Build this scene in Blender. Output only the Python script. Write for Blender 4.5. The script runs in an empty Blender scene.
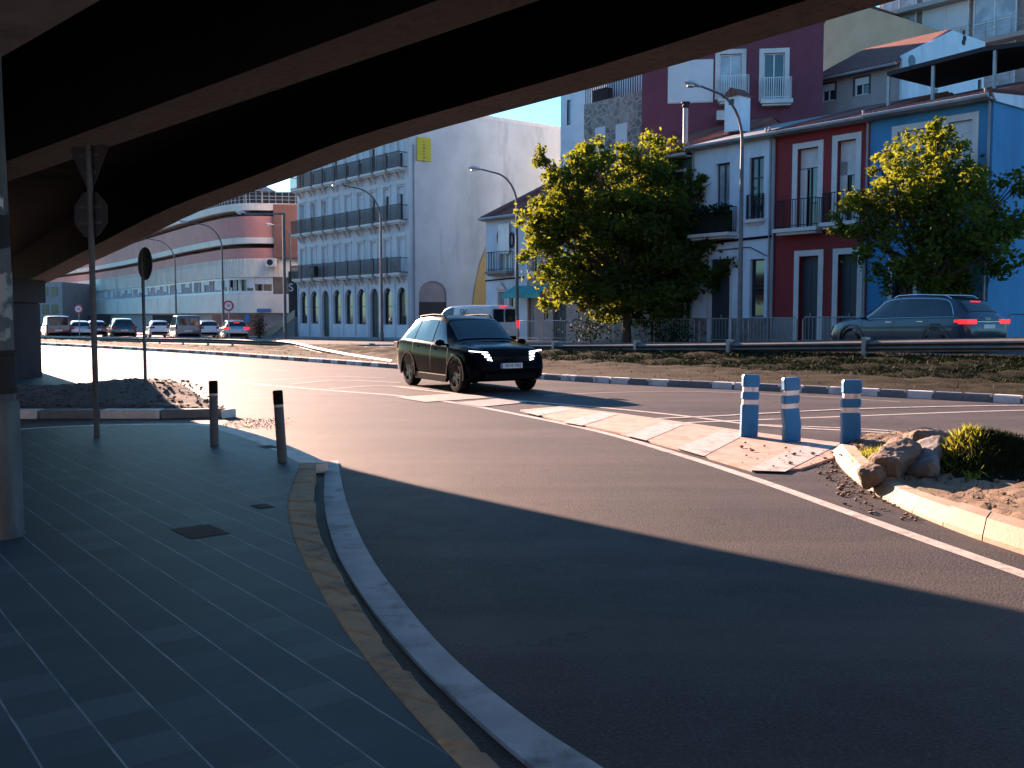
import bpy, bmesh, math, random
import numpy as np
from mathutils import Vector, Matrix
random.seed(7); RNG = np.random.default_rng(7)
R = math.radians
scene = bpy.context.scene
COL = scene.collection

# ------------------------------------------------------------------ camera, sky, sun, exposure
CAM_Z, FPX, PITCH = 1.65, 996.0, R(3.906)
cam_d = bpy.data.cameras.new('camera'); cam = bpy.data.objects.new('camera', cam_d); COL.objects.link(cam)
cam.location = (0, 0, CAM_Z); cam.rotation_euler = (R(90) - PITCH, 0, 0)
cam_d.sensor_width = 36; cam_d.lens = 36 * FPX / 1024; cam_d.clip_start = .05; cam_d.clip_end = 4000
scene.camera = cam
SUN_AZ, SUN_EL = R(31.0), R(16.0)          # azimuth measured to the left of the view axis (+Y)
w = bpy.data.worlds.new('World'); scene.world = w; w.use_nodes = True
nt = w.node_tree; nt.nodes.clear()
sky = nt.nodes.new('ShaderNodeTexSky'); sky.sky_type = 'NISHITA'; sky.sun_disc = False
sky.sun_elevation = SUN_EL; sky.sun_rotation = -SUN_AZ
sky.air_density = 1.0; sky.dust_density = .5; sky.ozone_density = 1.2
bg = nt.nodes.new('ShaderNodeBackground'); bg.inputs[1].default_value = .05
wo = nt.nodes.new('ShaderNodeOutputWorld')
tint = nt.nodes.new('ShaderNodeMix'); tint.data_type = 'RGBA'; tint.blend_type = 'MULTIPLY'; tint.inputs[0].default_value = 1; tint.inputs[7].default_value = (.41, .80, 1.12, 1)
nt.links.new(sky.outputs[0], tint.inputs[6]); nt.links.new(tint.outputs[2], bg.inputs[0]); nt.links.new(bg.outputs[0], wo.inputs[0])
sl = bpy.data.lights.new('sun', 'SUN'); sl.energy = 5.0; sl.angle = R(.5); sl.color = (1.0, .64, .48)
so = bpy.data.objects.new('sun', sl); COL.objects.link(so)
sdir = Vector((-math.sin(SUN_AZ) * math.cos(SUN_EL), math.cos(SUN_AZ) * math.cos(SUN_EL), math.sin(SUN_EL)))
so.rotation_euler = sdir.to_track_quat('Z', 'Y').to_euler(); so.location = (0, 0, 60)
scene.view_settings.view_transform = 'Standard'; scene.view_settings.look = 'None'
scene.view_settings.exposure = 2.58; scene.view_settings.gamma = 1
scene.cycles.max_bounces = 6; scene.cycles.use_denoising = True
scene.cycles.caustics_reflective = False; scene.cycles.caustics_refractive = False

# ------------------------------------------------------------------ surveying helpers (photo pixel -> point on a real plane)
_F = Vector((0, math.cos(PITCH), -math.sin(PITCH))); _U = Vector((0, math.sin(PITCH), math.cos(PITCH)))
_C = Vector((0, 0, CAM_Z))
def ray(px, py): return Vector(((px - 512) / FPX, 0, 0)) + _F + _U * ((384 - py) / FPX)
def G(px, py, z=0.0):
    d = ray(px, py); return _C + d * ((z - CAM_Z) / d.z)
def A(px, py, Y):
    d = ray(px, py); return _C + d * (Y / d.y)
U2 = Vector((-.6225, .7826)); N2 = Vector((.7826, .6225))     # along the street (away), across it (towards the houses)
def SP(s, p, z=0.0): return Vector((U2.x * s + N2.x * p, U2.y * s + N2.y * p, z))
def to_sp(v): return (U2.x * v.x + U2.y * v.y, N2.x * v.x + N2.y * v.y)
def street_z(s): return max(-.25, .6 - .012 * (s - 14.4))
class Frame:
    """vertical facade plane: local x runs along it, y goes into the building, z up"""
    def __init__(self, o, ang): self.o = Vector(o); self.a = ang; self.M = Matrix.Translation(self.o) @ Matrix.Rotation(ang, 4, 'Z'); self.I = self.M.inverted()
    def loc(self, px, py, y=0.0):
        d = self.I.to_3x3() @ ray(px, py); c = self.I @ _C
        p = c + d * ((y - c.y) / d.y); return p.x, p.z
    def rect(self, x0, y0, x1, y1):
        a = self.loc(x0, (y0 + 0)); b = self.loc(x1, y1)
        c = self.loc((x0 + x1) / 2, y0); d = self.loc((x0 + x1) / 2, y1)
        return a[0], b[0], d[1], c[1]
ROT_ROW = math.atan2(-U2.y, -U2.x)

# ------------------------------------------------------------------ materials
MATS = {}
def _mix(nt, fac, a, b):
    m = nt.nodes.new('ShaderNodeMix'); m.data_type = 'RGBA'
    if hasattr(fac, 'is_linked'): nt.links.new(fac, m.inputs[0])
    else: m.inputs[0].default_value = fac
    for i, v in ((6, a), (7, b)):
        if hasattr(v, 'is_linked'): nt.links.new(v, m.inputs[i])
        else: m.inputs[i].default_value = (*v, 1)
    return m.outputs[2]
def _noise(nt, vec, scale, detail=4, rough=.6):
    n = nt.nodes.new('ShaderNodeTexNoise'); n.inputs['Scale'].default_value = scale; n.inputs['Detail'].default_value = detail
    n.inputs['Roughness'].default_value = rough; nt.links.new(vec, n.inputs['Vector']); return n.outputs[0]
def _ramp(nt, v, lo, hi):
    m = nt.nodes.new('ShaderNodeMapRange'); m.inputs[1].default_value = lo; m.inputs[2].default_value = hi
    nt.links.new(v, m.inputs[0]); return m.outputs[0]
def _math(nt, op, a, b=None):
    m = nt.nodes.new('ShaderNodeMath'); m.operation = op
    for i, v in ((0, a), (1, b)):
        if v is None: continue
        if hasattr(v, 'is_linked'): nt.links.new(v, m.inputs[i])
        else: m.inputs[i].default_value = v
    return m.outputs[0]
def newmat(name):
    m = bpy.data.materials.new(name); m.use_nodes = True; n = m.node_tree
    return m, n, n.nodes['Principled BSDF']
def pos(nt, world=False):
    if world:
        g = nt.nodes.new('ShaderNodeNewGeometry'); return g.outputs['Position']
    return nt.nodes.new('ShaderNodeTexCoord').outputs['Object']
def bump(nt, b, h, strength, dist=.02):
    n = nt.nodes.new('ShaderNodeBump'); n.inputs['Strength'].default_value = strength; n.inputs['Distance'].default_value = dist
    nt.links.new(h, n.inputs['Height']); nt.links.new(n.outputs[0], b.inputs['Normal'])
def M(name, c1=None, c2=None, scale=3, rough=.7, bmp=0, metal=0, spec=.5, fine=40, stain=None, stain_scale=.6, lohi=(.35, .65), world=True, emit=None, estr=0, coat=0):
    if name in MATS: return MATS[name]
    m, n, b = newmat(name); b.inputs['Roughness'].default_value = rough; b.inputs['Metallic'].default_value = metal
    b.inputs['Specular IOR Level'].default_value = spec; b.inputs['Coat Weight'].default_value = coat
    if c2 is None: c2 = tuple(v * .8 for v in c1)
    v = pos(n, world)
    f = _ramp(n, _noise(n, v, scale), *lohi); col = _mix(n, f, c1, c2)
    if stain:
        smp = n.nodes.new('ShaderNodeMapping'); smp.inputs['Scale'].default_value = (1, 1, .22); n.links.new(v, smp.inputs[0])
        col = _mix(n, _ramp(n, _noise(n, smp.outputs[0], stain_scale, 6, .7), .52, .72), col, stain)
    n.links.new(col, b.inputs['Base Color'])
    if bmp: bump(n, b, _noise(n, v, fine, 5, .7), bmp)
    if emit: b.inputs['Emission Color'].default_value = (*emit, 1); b.inputs['Emission Strength'].default_value = estr
    MATS[name] = m; return m

def mk_asphalt(name, base, warm, grain=90, rough=.5):
    m, n, b = newmat(name); v = pos(n, True)
    big = _ramp(n, _noise(n, v, .22, 5, .6), .35, .68); mid = _ramp(n, _noise(n, v, 1.7, 6, .7), .3, .75)
    g = _ramp(n, _noise(n, v, grain, 2, .8), .3, .72)
    col = _mix(n, big, base, warm); dk = tuple(x * .62 for x in base)
    col = _mix(n, _math(n, 'MULTIPLY', mid, .55), col, dk)
    lt = tuple(min(1, x * 2.1) for x in warm)
    col = _mix(n, _math(n, 'MULTIPLY', _math(n, 'POWER', g, 2.2), .75), col, lt)
    g2 = _ramp(n, _noise(n, v, 16, 4, .8), .4, .7); col = _mix(n, _math(n, 'MULTIPLY', g2, .30), col, dk)
    # worn wheel tracks and long tar seams that follow the lane
    mp = n.nodes.new('ShaderNodeMapping'); mp.inputs['Rotation'].default_value = (0, 0, R(50)); mp.inputs['Scale'].default_value = (.06, .9, 1)
    n.links.new(v, mp.inputs[0]); tr = _ramp(n, _noise(n, mp.outputs[0], 1.2, 3, .5), .45, .7)
    col = _mix(n, _math(n, 'MULTIPLY', tr, .45), col, tuple(x * 1.6 for x in warm))
    wob = n.nodes.new('ShaderNodeVectorMath'); wob.operation = 'MULTIPLY_ADD'; wn = n.nodes.new('ShaderNodeTexNoise'); wn.inputs['Scale'].default_value = 1.1; wn.inputs['Detail'].default_value = 5; n.links.new(v, wn.inputs['Vector'])
    n.links.new(wn.outputs[1], wob.inputs[0]); wob.inputs[1].default_value = (1.6, 1.6, 0); n.links.new(v, wob.inputs[2])
    ck = n.nodes.new('ShaderNodeTexVoronoi'); ck.feature = 'DISTANCE_TO_EDGE'; ck.inputs['Scale'].default_value = .30; n.links.new(wob.outputs[0], ck.inputs['Vector'])
    cm = _math(n, 'MULTIPLY', _math(n, 'LESS_THAN', ck.outputs[0], .0035), _ramp(n, _noise(n, v, .35, 2), .46, .54)); col = _mix(n, _math(n, 'MULTIPLY', cm, .3), col, (.012, .012, .013))
    oil = _ramp(n, _noise(n, v, .9, 3, .5), .66, .74); col = _mix(n, _math(n, 'MULTIPLY', oil, .45), col, (.02, .02, .022))
    n.links.new(col, b.inputs['Base Color'])
    n.links.new(_math(n, 'ADD', _math(n, 'MULTIPLY', mid, .12), rough), b.inputs['Roughness'])
    b.inputs['Specular IOR Level'].default_value = .13
    h = _math(n, 'ADD', g, _math(n, 'MULTIPLY', mid, .6)); bump(n, b, h, .55, .006)
    MATS[name] = m; return m
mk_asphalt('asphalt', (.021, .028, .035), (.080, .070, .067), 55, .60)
mk_asphalt('street_asphalt', (.06, .06, .062), (.08, .078, .078), 60, .6)

def mk_paving():
    m, n, b = newmat('paving'); v = pos(n, True)
    mp = n.nodes.new('ShaderNodeMapping'); mp.inputs['Rotation'].default_value = (0, 0, R(53.1)); n.links.new(v, mp.inputs[0])
    # rotate so local x = along the lanes of tiles, y = across
    sx = n.nodes.new('ShaderNodeSeparateXYZ')
    wob = _noise(n, v, 2.2, 2); ad = n.nodes.new('ShaderNodeVectorMath'); ad.operation = 'MULTIPLY_ADD'
    n.links.new(mp.outputs[0], sx.inputs[0])
    x, y = sx.outputs[0], sx.outputs[1]
    TX, TY = .235, .232
    yw = _math(n, 'ADD', y, _math(n, 'MULTIPLY', wob, .008))
    row = _math(n, 'FLOOR', _math(n, 'DIVIDE', yw, TY)); fy = _math(n, 'FRACT', _math(n, 'DIVIDE', yw, TY))
    xo = _math(n, 'ADD', _math(n, 'DIVIDE', x, TX), _math(n, 'MULTIPLY', row, .13))
    cx = _math(n, 'FLOOR', xo); fx = _math(n, 'FRACT', xo)
    cb = n.nodes.new('ShaderNodeCombineXYZ'); n.links.new(cx, cb.inputs[0]); n.links.new(row, cb.inputs[1])
    wn = n.nodes.new('ShaderNodeTexWhiteNoise'); wn.noise_dimensions = '2D'; n.links.new(cb.outputs[0], wn.inputs[0])
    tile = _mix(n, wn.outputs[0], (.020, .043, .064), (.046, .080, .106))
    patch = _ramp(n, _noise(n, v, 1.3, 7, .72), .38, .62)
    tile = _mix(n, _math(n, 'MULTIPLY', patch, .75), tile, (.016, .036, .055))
    hi = _math(n, 'GREATER_THAN', wn.outputs[0], .9); tile = _mix(n, _math(n, 'MULTIPLY', hi, .22), tile, (.10, .15, .18))
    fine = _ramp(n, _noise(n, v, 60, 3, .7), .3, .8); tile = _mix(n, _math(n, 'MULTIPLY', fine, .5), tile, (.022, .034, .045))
    lx = _math(n, 'LESS_THAN', fx, .05); ly = _math(n, 'LESS_THAN', fy, .035)
    col = _mix(n, _math(n, 'MULTIPLY', lx, .6), tile, (.03, .034, .038)); col = _mix(n, _math(n, 'MULTIPLY', ly, _ramp(n, _noise(n, v, 5, 4), .25, .6)), col, (.20, .27, .31))
    n.links.new(col, b.inputs['Base Color']); b.inputs['Roughness'].default_value = .62
    edge = _math(n, 'MAXIMUM', lx, ly); hgt = _math(n, 'SUBTRACT', _math(n, 'MULTIPLY', fine, .3), edge)
    hgt = _math(n, 'ADD', hgt, _math(n, 'MULTIPLY', wn.outputs[0], .8)); bump(n, b, hgt, .5, .006)
    MATS['paving'] = m
mk_paving()

def mk_stone_wall():
    m, n, b = newmat('rubble_stone'); v = pos(n, False)
    vo = n.nodes.new('ShaderNodeTexVoronoi'); vo.inputs['Scale'].default_value = 2.6; n.links.new(v, vo.inputs['Vector'])
    ve = n.nodes.new('ShaderNodeTexVoronoi'); ve.feature = 'DISTANCE_TO_EDGE'; ve.inputs['Scale'].default_value = 2.6; n.links.new(v, ve.inputs['Vector'])
    hs = n.nodes.new('ShaderNodeSeparateColor'); n.links.new(vo.outputs['Color'], hs.inputs[0])
    col = _mix(n, hs.outputs[0], (.13, .115, .11), (.30, .27, .25))
    col = _mix(n, _math(n, 'LESS_THAN', ve.outputs[0], .05), col, (.36, .33, .3))
    n.links.new(col, b.inputs['Base Color']); b.inputs['Roughness'].default_value = .9; bump(n, b, ve.outputs[0], .8, .05)
    MATS['rubble_stone'] = m
mk_stone_wall()

def mk_tiles():
    m, n, b = newmat('roof_tiles'); v = pos(n, False)
    wv = n.nodes.new('ShaderNodeTexWave'); wv.inputs['Scale'].default_value = 1.25; wv.bands_direction = 'X'; n.links.new(v, wv.inputs['Vector'])
    f = _ramp(n, _noise(n, v, 2.5, 5), .35, .65)
    col = _mix(n, f, (.26, .085, .06), (.16, .055, .045)); col = _mix(n, _ramp(n, wv.outputs[1], .0, .35), (.06, .025, .02), col)
    n.links.new(col, b.inputs['Base Color']); b.inputs['Roughness'].default_value = .85; bump(n, b, wv.outputs[1], 1, .06)
    MATS['roof_tiles'] = m
mk_tiles()

def mk_leaf(name, ca, cb, ct, tw=.45):
    m, n, b = newmat(name); v = pos(n, True)
    f = _ramp(n, _noise(n, v, 1.6, 3), .35, .65); f2 = _noise(n, v, 14, 1)
    col = _mix(n, f, ca, cb); col = _mix(n, _math(n, 'MULTIPLY', f2, .5), col, tuple(x * .6 for x in ca))
    n.links.new(col, b.inputs['Base Color']); b.inputs['Roughness'].default_value = .75; b.inputs['Specular IOR Level'].default_value = .15
    tr = n.nodes.new('ShaderNodeBsdfTranslucent'); tr.inputs[0].default_value = (*ct, 1)
    mx = n.nodes.new('ShaderNodeMixShader'); mx.inputs[0].default_value = tw
    n.links.new(b.outputs[0], mx.inputs[1]); n.links.new(tr.outputs[0], mx.inputs[2])
    n.links.new(mx.outputs[0], n.nodes['Material Output'].inputs[0]); MATS[name] = m
mk_leaf('leaves', (.045, .07, .014), (.028, .05, .012), (.29, .33, .02), .36)
mk_leaf('dark_leaves', (.011, .024, .010), (.016, .030, .011), (.02, .035, .01), .15)
mk_leaf('grass_blades', (.03, .034, .012), (.06, .045, .02), (.05, .045, .012), .2)
mk_leaf('green_blades', (.09, .13, .02), (.12, .14, .03), (.36, .36, .04), .45)

def mk_pitted(name, c1, c2, dark):
    m, n, b = newmat(name); v = pos(n, True)
    f = _ramp(n, _noise(n, v, 1.4, 6, .7), .35, .65); p = _ramp(n, _noise(n, v, 9, 6, .75), .5, .62)
    col = _mix(n, f, c1, c2); col = _mix(n, p, col, dark); n.links.new(col, b.inputs['Base Color']); b.inputs['Roughness'].default_value = .9
    bump(n, b, _noise(n, v, 12, 6, .75), .8, .05); MATS[name] = m
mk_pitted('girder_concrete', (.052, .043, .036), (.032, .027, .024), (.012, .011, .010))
def mk_glass(name, c, rough=.06, spec=.9, curtain=None):
    m, n, b = newmat(name); v = pos(n, True); col = _mix(n, _ramp(n, _noise(n, v, .9, 2), .4, .6), c, tuple(x * .6 for x in c))
    n.links.new(col, b.inputs['Base Color']); b.inputs['Roughness'].default_value = rough; b.inputs['Specular IOR Level'].default_value = spec
    b.inputs['IOR'].default_value = 1.6; MATS[name] = m
mk_glass('window_glass', (.03, .04, .05), .06, .6); mk_glass('dark_glass', (.010, .013, .017)); mk_glass('car_glass', (.012, .022, .028), .04, .45)
mk_glass('pale_glass', (.42, .46, .5), .15, .7)

def P(name, c, rough=.6, **k): return M(name, c, k.pop('c2', None), rough=rough, **k)
P('concrete', (.26, .25, .24), .85, c2=(.19, .185, .18), bmp=.3, stain=(.11, .105, .10), scale=2)
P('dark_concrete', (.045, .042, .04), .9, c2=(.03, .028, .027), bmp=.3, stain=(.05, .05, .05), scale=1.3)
P('kerb_granite', (.38, .29, .17), .8, c2=(.25, .205, .14), bmp=.5, stain=(.09, .08, .07), stain_scale=3, scale=5, fine=60)
P('gutter_concrete', (.42, .49, .54), .75, c2=(.31, .37, .41), bmp=.35, stain=(.12, .125, .13), stain_scale=2.2, scale=4, fine=60)
P('kerb_white', (.80, .77, .72), .75, c2=(.66, .64, .61), bmp=.2, stain=(.28, .25, .22), stain_scale=2.5, scale=6)
P('kerb_grey', (.20, .215, .225), .75, c2=(.15, .16, .17), bmp=.2, stain=(.19, .19, .19), stain_scale=3, scale=6)
P('kerb_cream', (.36, .285, .215), .75, c2=(.27, .21, .155), bmp=.3, stain=(.30, .22, .16), stain_scale=1.8, scale=4)
P('road_paint', (.46, .44, .41), .65, c2=(.33, .31, .29), bmp=.2, stain=(.12, .105, .098), stain_scale=4.5, scale=8)
P('worn_paint', (.30, .27, .25), .65, c2=(.2, .175, .16), bmp=.2, stain=(.10, .085, .08), stain_scale=2.6, scale=7)
P('island_pink', (.44, .30, .24), .8, c2=(.34, .225, .18), bmp=.35, stain=(.2, .14, .11), stain_scale=2, scale=4)
P('dirt', (.26, .175, .105), .95, c2=(.16, .11, .07), bmp=.8, stain=(.08, .075, .035), stain_scale=1.6, scale=4, fine=25)
P('dry_verge', (.007, .010, .005), .95, c2=(.020, .017, .009), scale=3.5, bmp=.8, fine=22, spec=.1, stain=(.038, .030, .016), stain_scale=1.2)  # dry grass tone, darkened further to carry the bank's shade
P('shaded_concrete', (.013, .0128, .0128), .95, c2=(.008, .008, .008), spec=.1, scale=1.2)  # near-black concrete: shade between the girders put into the colour
P('shaded_soil', (.005, .009, .005), .95, spec=.1, c2=(.009, .011, .006), bmp=.9, stain=(.012, .018, .008), stain_scale=.9, scale=2.4, fine=18)  # soil colour darkened to hold the shade of slope and mound
P('gravel', (.16, .15, .14), .95, c2=(.09, .085, .08), bmp=1, scale=22, fine=45)
P('rock', (.22, .165, .125), .95, c2=(.15, .115, .09), bmp=1, stain=(.14, .12, .1), stain_scale=4, scale=5, fine=20)
P('rock_grey', (.2, .19, .18), .95, c2=(.14, .135, .13), bmp=1, stain=(.13, .125, .12), stain_scale=4, scale=5, fine=20)
P('galv_steel', (.34, .35, .36), .45, c2=(.26, .27, .28), metal=.55, scale=3, stain=(.2, .17, .14), stain_scale=1.5)
P('rail_steel', (.15, .145, .145), .55, c2=(.10, .098, .098), metal=.45, scale=2.5, stain=(.15, .11, .09), stain_scale=1.2)
P('pole_grey', (.13, .15, .165), .6, c2=(.085, .10, .115), stain=(.05, .055, .06), stain_scale=3, metal=.2, scale=4)
P('sign_back', (.05, .053, .056), .6, c2=(.035, .037, .04))
P('dark_metal', (.022, .024, .028), .7, scale=5, spec=.3); P('black_rubber', (.008, .008, .009), .85, spec=.15); P('bollard_grey', (.085, .10, .115), .55, c2=(.065, .08, .09), stain=(.12, .12, .12), stain_scale=5)
P('black', (.008, .008, .009), .6)
P('reflective', (.62, .62, .6), .35, scale=20); P('delineator_blue', (.008, .17, .42), .45, c2=(.007, .14, .35), stain=(.04, .13, .24), stain_scale=9, scale=8)
P('white_plastic', (.82, .80, .77), .5, c2=(.7, .68, .65), stain=(.35, .32, .28), stain_scale=8)
P('trunk', (.07, .055, .04), .95, c2=(.04, .033, .026), bmp=1, scale=9)
# facades
P('white_render', (.64, .74, .80), .85, c2=(.56, .66, .72), stain=(.42, .5, .56), stain_scale=.5, scale=1.2, bmp=.1)
P('red_render', (.23, .020, .022), .8, c2=(.19, .017, .019), stain=(.14, .015, .018), stain_scale=.5, scale=1.5, bmp=.1)
P('blue_render', (.05, .24, .44), .8, c2=(.043, .21, .40), stain=(.04, .17, .33), stain_scale=.5, scale=1.2, bmp=.1)
P('green_render', (.05, .12, .085), .85, scale=1.4); P('maroon_render', (.165, .042, .065), .85, c2=(.14, .036, .056), stain=(.11, .03, .045), stain_scale=.3, scale=1)
P('pale_render', (.54, .64, .72), .85, c2=(.46, .56, .64), stain=(.3, .33, .36), stain_scale=.5, scale=1.2)
P('taupe_render', (.36, .31, .30), .85, c2=(.3, .26, .25), scale=1.5); P('beige_render', (.42, .36, .25), .85, c2=(.36, .31, .21), scale=1)
P('cream_facade', (.64, .63, .65), .85, c2=(.55, .55, .57), stain=(.42, .42, .45), stain_scale=.5, scale=1.5, bmp=.1)
P('party_wall', (.56, .60, .59), .9, c2=(.44, .475, .475), stain=(.31, .34, .35), stain_scale=.5, scale=.35, bmp=.25, fine=8)
P('yellow_render', (.50, .36, .13), .85, c2=(.42, .3, .11), stain=(.3, .22, .1), scale=1.5)
P('pink_band', (.58, .25, .21), .8, c2=(.52, .22, .19), stain=(.42, .19, .17), stain_scale=.2, scale=.6); P('cream_band', (.76, .70, .60), .8, c2=(.68, .62, .54), stain=(.44, .42, .38), stain_scale=.3, scale=.8)
P('brick_wall', (.24, .12, .09), .9, c2=(.19, .095, .075), scale=1)
P('trim_white', (.62, .61, .59), .7, c2=(.54, .53, .52), stain=(.4, .39, .38), scale=3)
P('frame_white', (.7, .7, .7), .5, scale=3); P('frame_dark', (.03, .028, .028), .5); P('shutter_white', (.62, .63, .64), .6, c2=(.54, .55, .57), scale=.4); P('wood_dark', (.035, .045, .055), .6)
P('plinth_stone', (.2, .185, .175), .9, c2=(.12, .11, .105), scale=4, bmp=.4)
P('zinc', (.30, .32, .34), .6, c2=(.22, .235, .25), metal=.2, scale=.8, stain=(.36, .37, .38), stain_scale=.7)
P('teal_awning', (.04, .32, .32), .7); P('iron_wine', (.055, .03, .033), .6)
P('chartreuse', (.50, .46, .03), .7, c2=(.45, .41, .03)); P('sign_red', (.45, .02, .03), .5); P('sign_blue', (.03, .16, .42), .5); P('sign_white', (.75, .75, .75), .5)
# vehicles
P('car_black', (.0015, .0025, .005), .13, spec=.025, scale=.5, c2=(.0015, .0025, .005)); P('car_slate', (.030, .048, .075), .28, metal=.3, coat=.4, c2=(.026, .042, .066), scale=.4)
P('car_white', (.62, .63, .64), .25, coat=1, c2=(.58, .59, .6)); P('car_maroon', (.10, .014, .016), .25, coat=1); P('car_silver', (.30, .33, .36), .25, metal=.5, coat=1); P('car_grey', (.09, .12, .135), .3, metal=.4, coat=1); P('car_dark', (.015, .018, .021), .2, coat=1)
P('cladding', (.006, .0065, .007), .6, spec=.04); P('alloy', (.04, .042, .045), .45, metal=.5); P('chrome', (.6, .6, .6), .2, metal=1)
P('plate_white', (.7, .7, .7), .4)
M('lamp_lit', (.9, .92, 1), rough=.3, emit=(.92, .95, 1), estr=.9); M('tail_lit', (.4, .008, .012), rough=.3, emit=(1, .02, .03), estr=.28); M('tail_red', (.3, .008, .012), rough=.25); M('lens_clear', (.35, .36, .38), rough=.1)
P('lamp_head', (.5, .52, .53), .4); P('lamp_lens', (.75, .75, .72), .3)
P('text_dark', (.03, .05, .06), .6)
P('poster_paper', (.36, .38, .39), .7, c2=(.10, .13, .15), scale=7, lohi=(.45, .55))

# ------------------------------------------------------------------ mesh builder
class MB:
    def __init__(s): s.v = []; s.f = []; s.m = []; s.mi = 0
    def add(s, vs, fs):
        o = len(s.v); s.v += [tuple(v) for v in vs]
        for f in fs: s.f.append([i + o for i in f]); s.m.append(s.mi)
        return s
    def box(s, x0, x1, y0, y1, z0, z1, T=None):
        vs = [Vector(p) for p in ((x0, y0, z0), (x1, y0, z0), (x1, y1, z0), (x0, y1, z0), (x0, y0, z1), (x1, y0, z1), (x1, y1, z1), (x0, y1, z1))]
        if T is not None: vs = [T @ v for v in vs]
        return s.add(vs, [(3, 2, 1, 0), (4, 5, 6, 7), (0, 1, 5, 4), (1, 2, 6, 5), (2, 3, 7, 6), (3, 0, 4, 7)])
    def prism(s, poly, z0, z1, T=None):
        n = len(poly); vs = [Vector((p[0], p[1], z0)) for p in poly] + [Vector((p[0], p[1], z1)) for p in poly]
        if T is not None: vs = [T @ v for v in vs]
        return s.add(vs, [tuple(range(n))[::-1], tuple(range(n, 2 * n))] + [(i, (i + 1) % n, n + (i + 1) % n, n + i) for i in range(n)])
    def quad(s, *p): return s.add(p, [tuple(range(len(p)))])
    def tube(s, path, rad, n=8, cap=True):
        path = [Vector(p) for p in path]; k = len(path); rad = rad if hasattr(rad, '__len__') else [rad] * k
        vs = []; ref = None
        for i, p in enumerate(path):
            t = (path[min(i + 1, k - 1)] - path[max(i - 1, 0)]).normalized()
            if ref is None: ref = t.orthogonal().normalized()
            ref = (ref - t * ref.dot(t)).normalized(); b = t.cross(ref)
            for j in range(n):
                a = 2 * math.pi * j / n; vs.append(p + (ref * math.cos(a) + b * math.sin(a)) * rad[i])
        fs = [(i * n + j, i * n + (j + 1) % n, (i + 1) * n + (j + 1) % n, (i + 1) * n + j) for i in range(k - 1) for j in range(n)]
        if cap: fs += [tuple(range(n))[::-1], tuple(range((k - 1) * n, k * n))]
        return s.add(vs, fs)
    def strip(s, a, b):
        n = len(a); return s.add(list(a) + list(b), [(i, n + i, n + i + 1, i + 1) for i in range(n - 1)])
    def lathe(s, prof, n=16, T=None):
        vs = []
        for r, z in prof:
            for j in range(n):
                a = 2 * math.pi * j / n; v = Vector((r * math.cos(a), r * math.sin(a), z)); vs.append(T @ v if T is not None else v)
        k = len(prof)
        return s.add(vs, [(i * n + j, i * n + (j + 1) % n, (i + 1) * n + (j + 1) % n, (i + 1) * n + j) for i in range(k - 1) for j in range(n)] + [tuple(range(n))[::-1], tuple(range((k - 1) * n, k * n))])
    def build(s, name, mat, parent=None, smooth=False, bevel=0, angle=40):
        me = bpy.data.meshes.new(name); me.from_pydata(s.v, [], s.f)
        for m in (mat if isinstance(mat, (list, tuple)) else [mat]): me.materials.append(MATS[m])
        me.polygons.foreach_set('material_index', s.m)
        bm = bmesh.new(); bm.from_mesh(me); bmesh.ops.recalc_face_normals(bm, faces=bm.faces); bm.to_mesh(me); bm.free()
        if smooth: me.shade_smooth(); me.set_sharp_from_angle(angle=R(angle))
        o = bpy.data.objects.new(name, me); COL.objects.link(o)
        if parent: o.parent = parent
        if bevel:
            b = o.modifiers.new('bevel', 'BEVEL'); b.width = bevel; b.segments = 2; b.limit_method = 'ANGLE'; b.angle_limit = R(40)
        return o
def tag(o, label=None, cat=None, group=None, kind=None):
    for k, v in (('label', label), ('category', cat), ('group', group), ('kind', kind)):
        if v: o[k] = v
    return o
def thing(name, label, cat, loc=(0, 0, 0), rz=0, group=None):
    o = bpy.data.objects.new(name, None); COL.objects.link(o); o.location = loc; o.rotation_euler = (0, 0, rz); o.empty_display_size = .2
    return tag(o, label, cat, group)
def copy_tree(o, parent=None):
    c = o.copy(); COL.objects.link(c)
    if parent: c.parent = parent
    for ch in o.children: copy_tree(ch, c)
    return c
def text(name, body, size, mat, parent, loc, rot, ext=.002, align='CENTER'):
    cu = bpy.data.curves.new(name, 'FONT'); cu.body = body; cu.size = size; cu.extrude = ext; cu.align_x = align; cu.align_y = 'CENTER'
    cu.materials.append(MATS[mat]); c_ = bpy.data.objects.new(name, cu); COL.objects.link(c_); bpy.context.view_layer.update()
    me = bpy.data.meshes.new_from_object(c_.evaluated_get(bpy.context.evaluated_depsgraph_get())); bpy.data.objects.remove(c_); bpy.data.curves.remove(cu)
    o = bpy.data.objects.new(name, me); COL.objects.link(o); o.parent = parent; o.location = loc; o.rotation_euler = rot; return o
def crv(pts, n=8):
    pts = [Vector(p) for p in pts]; out = []
    for i in range(len(pts) - 1):
        p0, p1, p2, p3 = pts[max(i - 1, 0)], pts[i], pts[i + 1], pts[min(i + 2, len(pts) - 1)]
        for j in range(n):
            t = j / n; out.append(.5 * ((2 * p1) + (p2 - p0) * t + (2 * p0 - 5 * p1 + 4 * p2 - p3) * t * t + (3 * p1 - p0 - 3 * p2 + p3) * t ** 3))
    out.append(pts[-1]); return out
def resample(pts, step):
    out = [pts[0]]; acc = 0
    for a, b in zip(pts, pts[1:]):
        L = (b - a).length
        if L == 0: continue
        d = step - acc
        while d <= L: out.append(a + (b - a) * (d / L)); d += step
        acc = L - (d - step)
    return out
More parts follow.
